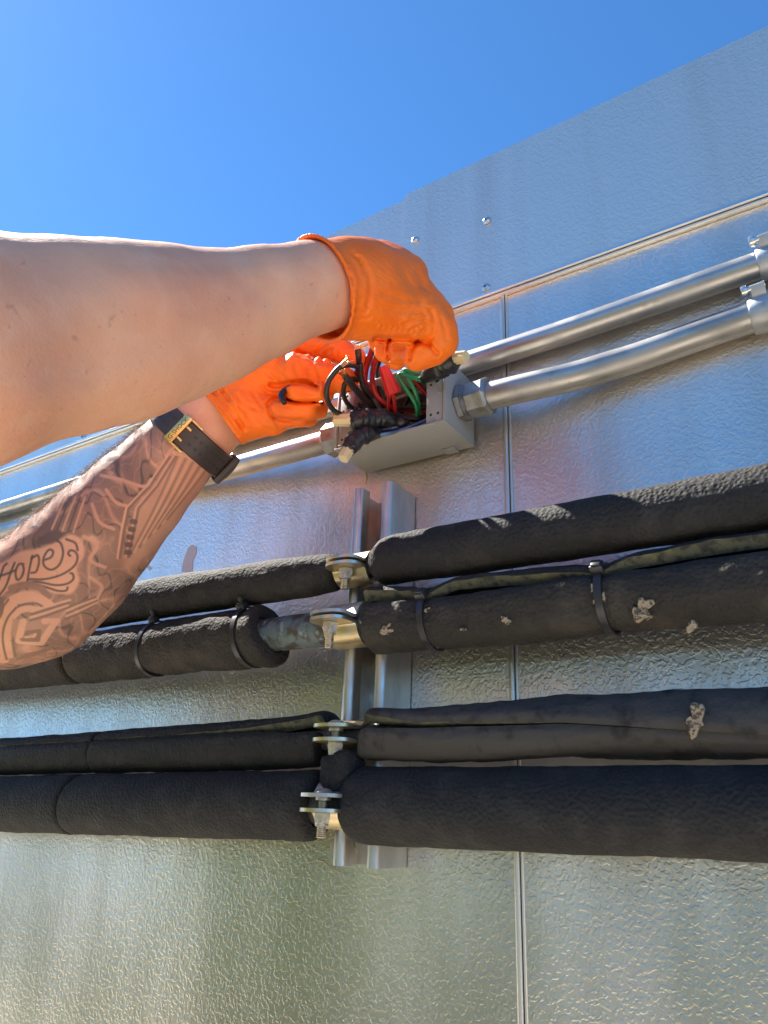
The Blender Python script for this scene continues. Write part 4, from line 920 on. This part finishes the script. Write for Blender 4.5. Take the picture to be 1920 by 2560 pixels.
# fluted column towards the watch with its pierced border
area([(1010, 420), (1060, 385), (1180, 430), (1260, 500), (1100, 760), (900, 1010), (740, 1080), (830, 700), (930, 560)], .30, .004, c3)
for k in range(9):
    x0 = 1055 + 23 * k; y0 = 425 + 8 * k; x1 = 775 + 27 * k; y1 = 1010 - 26 * k
    line([(x0, y0), ((x0 + x1) / 2 + 16, (y0 + y1) / 2 - 14), (x1, y1)], .0012, .62 if k % 2 == 0 else .12, c3)
line([(1040, 405), (1110, 420), (1190, 470), (1245, 495)], .0045, .10, c3); line([(1045, 385), (1120, 395), (1210, 440), (1255, 480)], .0016, .75, c3)
for dx, v_ in ((0, .05), (14, .75), (58, .08), (70, .72)): line([(1000 + dx * .6, 430), (880 + dx * .8, 600), (760 + dx, 725), (735 + dx, 850), (712 + dx * .8, 1010)], .0016, v_, c3, False)
for (x, y) in ((795, 800), (785, 845), (775, 890), (768, 935), (762, 980)): line([(x, y), (x + 12, y + 4)], .0042, .9, c3, False)
for pts_ in ([(640, 620), (700, 690), (760, 710)], [(600, 540), (720, 560), (860, 600), (900, 560)], [(560, 700), (610, 800), (690, 840)], [(520, 880), (600, 930), (560, 1010), (640, 1060)], [(560, 1110), (620, 1170), (600, 1230)]): line(pts_, .0022, .16, c3)
inkz[ii] = np.clip(ink, 0, .95) * fac * np.clip((.222 - sA[ii]) / .02, 0, 1)
at = me.attributes.new('ink', 'FLOAT', 'POINT'); at.data.foreach_set('value', inkz.astype(np.float32))

# ---- clothes and hair (children of the person, off to the side of the view)
def sub_field(ps, grow, cut=None):
    fb = field(ps, grow)
    if cut is None: return fb
    return lambda p: np.maximum(fb(p), cut(p))
shirt = torso + [(SHR + (RAp[0][0] - SHR) * .48, SHR, .064, .066, None, .03), (SHL + (LAp[0][0] - SHL) * .48, SHL, .066, .066, None, .03)]
sp_ = np.array([q for c in shirt for q in (c[0], c[1])])
Vs, Fs = surface_nets(sub_field(shirt, .008, lambda p: p[:, 2] - (MID[2] + .075)), sp_.min(0) - .19, sp_.max(0) + .19, .009); Vs = relax(Vs, Fs, 2); mkfast('shirt', Vs, Fs, M_SHIRT, person)
tr = [(MID + (0, 0, -.40), PEL, .135, .152, TF, .06)] + [c for i, c in enumerate(legs) if i % 4 != 3]
sp_ = np.array([q for c in tr for q in (c[0], c[1])])
Vs, Fs = surface_nets(sub_field(tr, .011, lambda p: p[:, 2] - (MID[2] - .42)), sp_.min(0) - .19, sp_.max(0) + .19, .011); Vs = relax(Vs, Fs, 2); mkfast('trousers', Vs, Fs, M_JEANS, person)
hr = [neckhead[1]]
Vs, Fs = surface_nets(sub_field(hr, .007, lambda p: np.maximum((p - HEAD) @ (FWD * .8 - np.array((0, 0, .6))) - .035, -(p[:, 2] - HEAD[2] + .03 + 0 * p[:, 0]))), HEAD - .16, HEAD + .17, .006); mkfast('hair', relax(Vs, Fs, 2), Fs, M_HAIR, person)

# ---- fine hair along the sunlit edge of the tattooed forearm, and along the top of the other arm
def arm_hair(n, test, lean, ln, seed):
    rnd = random.Random(seed); Vh = []; Fh = []
    cand = np.where(test)[0]
    for k in range(n):
        i = cand[rnd.randrange(len(cand))]; p0 = co[i]; nn = _n(nr[i]); d = _n(nn * rnd.uniform(.35, .8) + lean + np.array([rnd.uniform(-.3, .3) for _ in range(3)])); L_ = ln * rnd.uniform(.5, 1.2)
        a, b = frame_of(d); r = .00008; m_ = p0 + d * L_ * .5 + nn * L_ * .08; tp = p0 + d * L_ - nn * L_ * .05; o_ = len(Vh)
        for (c, rr_) in ((p0, r), (m_, r * .8)):
            for j in range(3): Vh.append(c + (a * math.cos(j * 2.094) + b * math.sin(j * 2.094)) * rr_)
        Vh.append(tp)
        for j in range(3): j2 = (j + 1) % 3; Fh += [(o_ + j, o_ + j2, o_ + 3 + j2, o_ + 3 + j), (o_ + 3 + j, o_ + 3 + j2, o_ + 6)]
    o = mk('arm_hair', Vh, Fh, M_AHAIR, person, recalc=False); o['kind'] = 'stuff'
M_AHAIR = mat('fine_arm_hair', (.20, .13, .08), .4)
facing = nr @ SUN
arm_hair(2600, msk & (facing > .35) & (sA > -.02) & (sA < .20), TA * -.5 + TB * 0, .0075, 3)
RA0 = RAp[1][0]; ra_ = _n(RAp[-1][0] - RA0); sR = (co - RA0) @ ra_; radR = np.linalg.norm((co - RA0) - np.outer(sR, ra_), axis=1)
# ================================================================== gloves
def creases(p, lines, conv):
    uv = to_px(p); s = np.zeros(len(p))
    for pts_, w_, a_ in lines:
        x = pxd(uv, [conv(*z) for z in pts_]) / w_; m_ = x < 4
        s[m_] += a_ * (np.exp(-x[m_] ** 2) - .38 * np.exp(-((x[m_] - 1.9) / 1.1) ** 2))
    return s
def chain(pts, rad, kk=.003): return [(pts[i], pts[i + 1], rad[i], rad[i + 1], None, (kk if i > 1 else .003)) for i in range(len(pts) - 1)]
def unionf(ps, p, k):
    d = None
    for (a, b, ra, rb, fl, kk) in ps:
        e = sd_cone(p, a, b, ra, rb, fl); d = e if d is None else smin(d, e, kk if k is None else k)
    return d
def glove(palm, fingers, cut, wr, lo, hi, h, kf, kp, name, folds):  # folds: cuff flare (axis point, axis, side, amount)
    """palm: cones, fingers: lists of cones, cut(p) > 0 on the arm side"""
    def f(p):
        d = unionf(palm, p, kp)
        g_ = None
        for fg in fingers:
            e = unionf(fg, p, None); g_ = e if g_ is None else smin(g_, e, .0012)
        d = smin(d, g_, kf)
        nb = np.where(np.abs(d) < .006)[0]; d[nb] += wr(p[nb])
        c = cut(p)
        ed = np.clip((c + .013) / .013, 0, 1); ed = ed * ed
        ro_ = p - folds[0]; ro_ = ro_ - np.outer(ro_ @ folds[1], folds[1]); up_ = np.clip(ro_ @ folds[2] / (np.linalg.norm(ro_, axis=1) + 1e-6), -1, 1)
        d = d - folds[3] * ed * (.35 + .65 * np.clip(up_, 0, 1) + .35 * snoise(p, 60))
        body = np.maximum(d, c)
        body = np.where(c > -.016, np.maximum(body, -(d + .0019)), body)      # open, hollow cuff
        bead = np.maximum(np.maximum(d - .0006 - .0006 * snoise(p, 70), -(d + .0022)), np.abs(c + .0006) - .0012)
        return np.minimum(body, bead)
    V, F = surface_nets(f, lo, hi, h); V = relax(V, F, 1)
    return mkfast(name, V, F, M_GLOVE, person)
def folds(p, dirn, scale, stretch, amp, cen, reach):
    """irregular compression folds across dirn, dying out away from cen"""
    d_ = _n(dirn); s = p @ d_; r_ = p - np.outer(s, d_)
    q_ = r_ * stretch + np.outer(s, d_)
    n_ = snoise(q_ + .006 * np.stack([snoise(p, 50), snoise(p + 3, 50), snoise(p + 7, 50)], 1), scale)
    return amp * (np.abs(n_) * 2.2 - .45) * np.exp(-(np.linalg.norm(p - cen, axis=1) / reach) ** 2)

# ---- right hand (upper): seen from the little finger side, fingers folded down and back
rw = [RAp[-2], RAp[-1]]
def q(x, y, d): return Q(650 + x * .36166, 560 + y * .36157, d)
arm_dir = _n(RAp[-1][0] - RAp[-3][0])
wrist0 = RAp[-2][0] - arm_dir * .030
palmR = [(wrist0, q(700, 440, .505), RAp[-2][1] + .0055, .0300, None, .012),
         (q(640, 440, .500), q(900, 430, .530), .0300, .0265, None, .012),
         (q(760, 560, .500), q(1010, 640, .512), .0215, .0190, None, .012),        # outer edge of the palm
         (q(800, 330, .535), q(1010, 360, .560), .0215, .0165, None, .012),        # back of the hand
         (q(900, 480, .525), q(1120, 640, .535), .0240, .0165, None, .012),
         (q(840, 560, .545), q(1010, 650, .570), .0260, .0180, None, .012)]
fR = [chain([q(1085, 590, .510), q(1228, 735, .518), q(1250, 812, .520), q(1200, 868, .522), q(1085, 914, .524)], [.0145, .0130, .0122, .0112, .0106], .0009),   # little finger
      chain([q(1050, 480, .535), q(1205, 645, .545), q(1250, 765, .548), q(1120, 850, .552), q(960, 878, .553)], [.0150, .0138, .0125, .0112, .0104], .0012),   # ring
      chain([q(1020, 420, .555), q(1165, 580, .570), q(1205, 740, .575), q(1020, 850, .578), q(875, 876, .578)], [.0150, .0135, .0122, .0108, .0098], .0012),   # middle
      chain([q(1000, 380, .575), q(1110, 520, .592), q(1150, 720, .600), q(1010, 870, .600), q(940, 935, .598)], [.0140, .0125, .0115, .0098, .0086], .0012),   # index
      chain([q(760, 600, .560), q(850, 720, .578), q(850, 800, .588), q(880, 870, .596)], [.0170, .0135, .0110, .0095])]             # thumb, behind
cR = [q(170, 140, .500), q(570, 400, .468), q(430, 720, .500)]
far = q(400, 300, .560)
cn = _n(np.cross(cR[1] - cR[0], cR[2] - cR[0])); cn = cn if np.dot(cn, -arm_dir) > 0 else -cn
def cutR(p): 
    s = (p - cR[1]) @ cn
    u_ = (p - cR[1]) @ _n(cR[2] - cR[0]); return s - .0022 * snoise(p, 45) - 1.6 * np.maximum(0, np.abs(u_) - .0) ** 2
CRR = [([(600, 300), (640, 420), (620, 560), (575, 680)], 5, .0011), ([(680, 230), (745, 330), (765, 450), (745, 570)], 6, .0008), ([(570, 575), (640, 600), (730, 608)], 5, .0009), ([(560, 640), (650, 660), (760, 650)], 4, .0006),
    ([(800, 790), (900, 795), (1010, 795), (1090, 812), (1170, 832)], 6, .0024), ([(1168, 790), (1178, 840), (1222, 895)], 6, .0024), ([(898, 800), (884, 860), (893, 935)], 5, .0022), ([(1092, 812), (1045, 868), (1032, 935)], 5, .0024),
    ([(1040, 640), (1100, 612), (1160, 622)], 5, .0010), ([(1010, 692), (1080, 660), (1150, 650)], 5, .0011), ([(1180, 600), (1212, 690), (1192, 790)], 6, .0013), ([(1060, 722), (1130, 694), (1185, 700)], 4, .0009), ([(820, 570), (960, 602), (1080, 590)], 6, .0006),
    ([(1090, 330), (1130, 430), (1190, 520)], 9, .0010), ([(960, 260), (1010, 380), (1090, 480)], 12, .0009), ([(860, 480), (980, 520), (1100, 530)], 7, .0005), ([(1240, 640), (1275, 720), (1290, 800)], 6, .0007), ([(640, 200), (700, 260), (720, 330)], 5, .0006)]
CRR += [([(790 + 38 * k, 662 + 6 * k), (815 + 38 * k, 690 + 6 * k), (800 + 38 * k, 716 + 6 * k)], 2.6, .0005) for k in range(9)]
def q2(x, y): return (650 + x * .36166, 560 + y * .36157)
def wrR(p):
    return creases(p, CRR, q2) * 1.0 + .42 * (folds(p, arm_dir, 95, .30, .0019, q(650, 430, .468), .036) + folds(p, q(1120, 600, .5) - q(1230, 800, .5), 130, .35, .0016, q(1140, 660, .505), .026)
            + folds(p, arm_dir, 130, .35, .0013, q(900, 600, .50), .032) + .0005 * snoise(p, 90) + .0002 * snoise(p, 320))
bb = np.array([c for c in palmR for c in c[:2]] + [c for fg in fR for c in fg for c in c[:2]])
glove(palmR, fR, cutR, wrR, bb.min(0) - .04, bb.max(0) + .04, .00095, .0014, .010, 'glove', (RAp[-2][0], arm_dir, _n(cR[0] - cR[2]), .0042))['label'] = 'orange nitrile glove on the upper hand, fingers curled down over the box'

# ---- left hand (lower): palm side towards us, thumb and index finger pinching, the others curled back
def l(x, y, yy): return P(500 + x * .27728, 800 + y * .27735, yy)
armL = _n(LAp[-1][0] - LAp[-3][0])
palmL = [(l(60, 900, -.116), l(330, 690, -.112), .0345, .0330, None, .012), (l(330, 690, -.112), l(640, 480, -.108), .0330, .0255, None, .012),
         (l(420, 820, -.114), l(640, 840, -.104), .0270, .0200, None, .012), (l(420, 560, -.118), l(640, 450, -.118), .0240, .0200, None, .012),
         (l(560, 420, -.100), l(760, 330, -.100), .0230, .0165, None, .010)]
fL = [chain([l(640, 330, -.104), l(830, 225, -.098), l(1060, 235, -.092), l(1270, 290, -.086), l(1400, 340, -.082)], [.0190, .0165, .0122, .0116, .0090]),     # thumb
      chain([l(640, 510, -.112), l(880, 470, -.112), l(1110, 505, -.102), l(1270, 535, -.090), l(1340, 548, -.084)], [.0200, .0160, .0134, .0116, .0094]),     # index
      chain([l(760, 640, -.084), l(1000, 640, -.082), l(1125, 655, -.094), l(1060, 668, -.114), l(862, 662, -.1265)], [.0130, .0100, .0086, .0082, .0080], .0010),    # middle
      chain([l(700, 790, -.084), l(930, 800, -.082), l(1060, 800, -.092), l(960, 812, -.112), l(708, 803, -.1265)], [.0130, .0100, .0086, .0084, .0086], .0010),      # ring
      chain([l(640, 900, -.082), l(860, 875, -.078), l(980, 880, -.086), l(900, 885, -.104), l(740, 895, -.112)], [.0110, .0086, .0078, .0074, .0072], .0010)]         # little
cL = [l(0, 620, -.120), l(200, 860, -.152), l(335, 1050, -.120)]
cnl = _n(np.cross(cL[1] - cL[0], cL[2] - cL[0])); cnl = cnl if np.dot(cnl, -armL) > 0 else -cnl
def cutL(p): return (p - cL[0]) @ cnl - .0020 * snoise(p, 50)
CRL = [([(640, 585), (720, 592), (780, 580), (860, 570), (950, 572), (1060, 612)], 6, .0030), ([(612, 762), (650, 722), (720, 702), (790, 722), (900, 740), (1100, 735)], 5, .0026), ([(618, 780), (632, 840), (700, 890), (800, 905)], 5, .0018),
    ([(600, 470), (680, 540), (745, 578)], 5, .0011), ([(650, 420), (740, 500), (785, 565)], 5, .0011), ([(800, 390), (842, 480), (852, 560)], 5, .0011), ([(910, 380), (950, 470), (962, 560)], 5, .0010), ([(1010, 390), (1050, 500), (1062, 590)], 5, .0010), ([(1130, 480), (1142, 570)], 5, .0008),
    ([(1012, 350), (1082, 260), (1150, 190)], 6, .0016), ([(1090, 368), (1132, 300), (1182, 262)], 5, .0012), ([(880, 290), (1010, 357), (1120, 387), (1250, 417)], 6, .0016), ([(870, 200), (880, 250), (870, 300)], 4, .0008), ([(1240, 270), (1230, 340), (1190, 380)], 4, .0008),
    ([(60, 600), (180, 700), (262, 820), (400, 985)], 6, .0016), ([(130, 560), (205, 650), (300, 790), (382, 962)], 5, .0013), ([(180, 540), (192, 620), (262, 720)], 5, .0011), ([(15, 650), (120, 740), (240, 900), (335, 1035)], 5, .0012), ([(100, 640), (150, 660), (190, 650)], 4, .0010),
    ([(340, 680), (400, 760), (500, 800)], 5, .0009), ([(360, 780), (425, 832), (525, 930)], 6, .0011), ([(480, 660), (522, 720), (582, 790)], 5, .0008), ([(560, 600), (600, 650), (690, 670)], 5, .0008), ([(430, 880), (520, 960), (640, 1000)], 6, .0008)]
def l2(x, y): return (500 + x * .27728, 800 + y * .27735)
def wrL(p):
    ctr = l(800, 600, -.12)
    d_ = p - ctr; ang = np.arctan2(d_ @ _n(l(800, 400, -.12) - ctr), d_ @ _n(l(1000, 600, -.12) - ctr))
    star = .0012 * np.exp(-((np.linalg.norm(d_, axis=1) - .022) / .014) ** 2) * np.sin(ang * 11 + 2.0 * snoise(p, 70))
    return creases(p, CRL, l2) + .4 * star + .6 * folds(p, armL, 80, .28, .0028, l(160, 800, -.145), .030) + folds(p, l(700, 400, -.12) - l(800, 600, -.12), 120, .4, .0015, l(560, 720, -.14), .024) + .0005 * snoise(p, 100) + .0002 * snoise(p, 320)
bb = np.array([c for c in palmL for c in c[:2]] + [c for fg in fL for c in fg for c in c[:2]])
glove(palmL, fL, cutL, wrL, bb.min(0) - .04, bb.max(0) + .04, .00095, .0012, .010, 'glove', (LAp[-1][0], armL, _n(cL[1] - LAp[-1][0]), .0025))['label'] = 'orange nitrile glove on the lower hand, thumb and forefinger pinching wires'

# ================================================================== wristwatch
WC = P(478, 1094, -.1195); wd_ = _n(LAp[-1][0] - LAp[-4][0])
Wt = thing('wristwatch', 'chunky black strap watch with gold buckle on the tattooed wrist', 'watch', WC)
wb, wa = None, None
wn_ = _n(CAM - WC); wn_ = _n(wn_ - wd_ * np.dot(wn_, wd_)); wt_ = np.cross(wn_, wd_)       # wn_: towards us, wt_: across the arm
from mathutils.bvhtree import BVHTree
bmq = bmesh.new(); bmq.from_mesh(person.data); bvh = BVHTree.FromBMesh(bmq); bmq.free(); PO = Vector(ORG[person.name])
def wr_rad(a, s):
    d = wn_ * math.cos(a) + wt_ * math.sin(a); o_ = WC + wd_ * s
    hit = bvh.ray_cast(Vector(o_ + d * .09) - PO, Vector(-d)); return .09 - hit[3] if hit[0] is not None else .036
NA = 72; rads = [np.mean([wr_rad(2 * math.pi * k / NA, s) for s in (-.008, 0, .008)]) for k in range(NA)]
rads = [np.mean([rads[(k + j) % NA] for j in range(-3, 4)]) for k in range(NA)]
def rat(a): x = (a / (2 * math.pi) * NA) % NA; i = int(x); return rads[i] * (1 - x + i) + rads[(i + 1) % NA] * (x - i)
def wp(a, s, h): return WC + wd_ * s + (wn_ * math.cos(a) + wt_ * math.sin(a)) * (rat(a) + h)
V = []; F = []; HW = .0118
sec = [(-HW, .0004), (-HW, .0022), (-HW + .0010, .0034), (HW - .0010, .0034), (HW, .0022), (HW, .0004)]
for k in range(NA):
    a = 2 * math.pi * k / NA
    for s, h in sec: V.append(wp(a, s, h + .0004))
for k in range(NA):
    for j in range(6): F.append((k * 6 + j, k * 6 + (j + 1) % 6, ((k + 1) % NA) * 6 + (j + 1) % 6, ((k + 1) % NA) * 6 + j))
strap = mk('strap', V, F, M_STRAP, Wt, autos=40)
def wframe(a):
    er = wn_ * math.cos(a) + wt_ * math.sin(a); et = -wn_ * math.sin(a) + wt_ * math.cos(a); return er, et
sgn = -1.0 if (wp(.6, 0, 0) - wp(0, 0, 0)) @ (ROT @ np.array((1, 0, 0))) > 0 else 1.0     # angle sign that runs to upper left
def wa_(t): return sgn * t
for i in range(14):
    a = wa_(-1.00 + .155 * i)
    if 7 <= i <= 9: continue
    for s in (-.0040, .0040):
        er, et = wframe(a); mk('strap_hole', *obox(wp(a, s, .0038), wd_, et, er, .0011, .0016, .0003), M_DARK, strap, smooth=False)
er, et = wframe(wa_(.30)); kp = wp(wa_(.30), 0, .0052)
mk('keeper', *obox(kp, wd_, et, er, .0142, .0040, .0012, .0006), M_BRASS, Wt, autos=40)
for s in (-.0132, .0132): mk('buckle_frame', *obox(wp(wa_(.10), s, .0040), wd_, wframe(wa_(.10))[1], wframe(wa_(.10))[0], .0008, .0068, .0012, .0003), M_BRASS, Wt, autos=40)
for s in (-.006, .006): mk('prong', *obox(wp(wa_(.15), s, .0046), wd_, wframe(wa_(.15))[1], wframe(wa_(.15))[0], .0010, .0026, .0010, .0003), M_BRASS, Wt, autos=40)
# engraved name on the keeper
fc = bpy.data.curves.new('engraving', 'FONT'); fc.body = 'G-SHOCK'; fc.size = .0052; fc.align_x = 'CENTER'; fc.align_y = 'CENTER'; fc.extrude = .00008
fo = bpy.data.objects.new('engraving', fc); COL.objects.link(fo); fc.materials.append(M_DARK)
tx = wd_; tz = er; ty = np.cross(tz, tx)
base = kp + er * .00125 - ORG[Wt.name]
bpy.context.view_layer.update()
tm = bpy.data.meshes.new_from_object(fo.evaluated_get(bpy.context.evaluated_depsgraph_get())); bpy.data.objects.remove(fo, do_unlink=True)
fo = bpy.data.objects.new('engraving', tm); COL.objects.link(fo); fo.parent = Wt
if not tm.materials: tm.materials.append(M_DARK)
fo.matrix_local = Matrix([[tx[i], ty[i], tz[i], base[i]] for i in range(3)] + [[0, 0, 0, 1]])
# case on the outer side of the wrist
ac = wa_(-1.72); er, et = wframe(ac)
mk('case', *obox(wp(ac, 0, .0048), wd_, et, er, .0155, .0180, .0036, .0026), M_STRAP, Wt, autos=40)
mk('bezel', *lathe(wp(ac, 0, .0080), er, [(0, .0145), (.0016, .0145), (.0024, .0130), (.0026, .0110)], 32), M_STRAP, Wt, autos=35)
mk('case_back', *obox(wp(ac, 0, .0012), wd_, et, er, .0120, .0150, .0014, .0008), M_ZINC, Wt, autos=40)

# ================================================================== trees across the yard (mirrored in the cladding)
def tree_mesh(seed, h, r):
    rnd = random.Random(seed); tk = MB(); lf = MB()
    tk.add(*tube(spline([(0, 0, 0), (rnd.uniform(-.1, .1), 0, h * .25), (rnd.uniform(-.2, .2), rnd.uniform(-.2, .2), h * .55), (0, 0, h * .85)], 4), [.16, .12, .08, .03], 10))
    tips = []
    for k in range(9):
        a = k * 2.4 + rnd.uniform(-.3, .3); z0 = h * rnd.uniform(.25, .6); rr_ = r * rnd.uniform(.55, .9); tip = (math.cos(a) * rr_, math.sin(a) * rr_, z0 + h * rnd.uniform(.08, .3)); tips.append(tip)
        tk.add(*tube(spline([(0, 0, z0), (tip[0] * .5, tip[1] * .5, z0 + (tip[2] - z0) * .6), tip], 3), [.06, .04, .015], 7))
    tips += [(rnd.uniform(-.4, .4) * r, rnd.uniform(-.4, .4) * r, h * rnd.uniform(.6, .95)) for _ in range(10)]
    for c in tips:
        s = r * rnd.uniform(.28, .46)
        for _ in range(130):
            d = np.array([rnd.gauss(0, 1) for _ in range(3)]); d = _n(d) * s * rnd.uniform(.3, 1) ** .5; p = np.array(c) + d * (1, 1, .75)
            n = _n(np.array([rnd.gauss(0, 1) for _ in range(3)])); a_, b_ = frame_of(n); w_ = rnd.uniform(.06, .13)
            lf.add([p - a_ * w_, p + b_ * w_ * .5, p + a_ * w_, p - b_ * w_ * .5], [(0, 1, 2, 3)])
    return tk, lf
protos = []
for k, (x, y, h, r) in enumerate(((-15.5, -13.5, 4.6, 2.2), (-11.8, -14.5, 5.4, 2.5), (-8.2, -13.0, 4.2, 2.1), (-4.6, -14.2, 5.0, 2.4), (-0.8, -13.6, 4.4, 2.2), (6.5, -15.0, 4.8, 2.3))):
    T = thing('tree', 'leafy green tree across the yard, mirrored faintly in the cladding', 'tree', (x, y, GZ), 'trees across the yard')
    if k < 2:
        tk, lf = tree_mesh(k + 11, h, r)
        for nm, mb, m in (('trunk', tk, M_BARK), ('crown', lf, M_LEAF)):
            o = mb.build(nm, m, None, recalc=(nm == 'trunk')); o.parent = T; o.location = tuple(ORG[o.name]); protos.append((k, o))
    else:
        for kk, o in protos:
            if kk == k % 2:
                c = o.copy(); COL.objects.link(c); c.parent = T
        T.rotation_euler = (0, 0, k * 1.3); T.scale = (.9 + .05 * k,) * 3
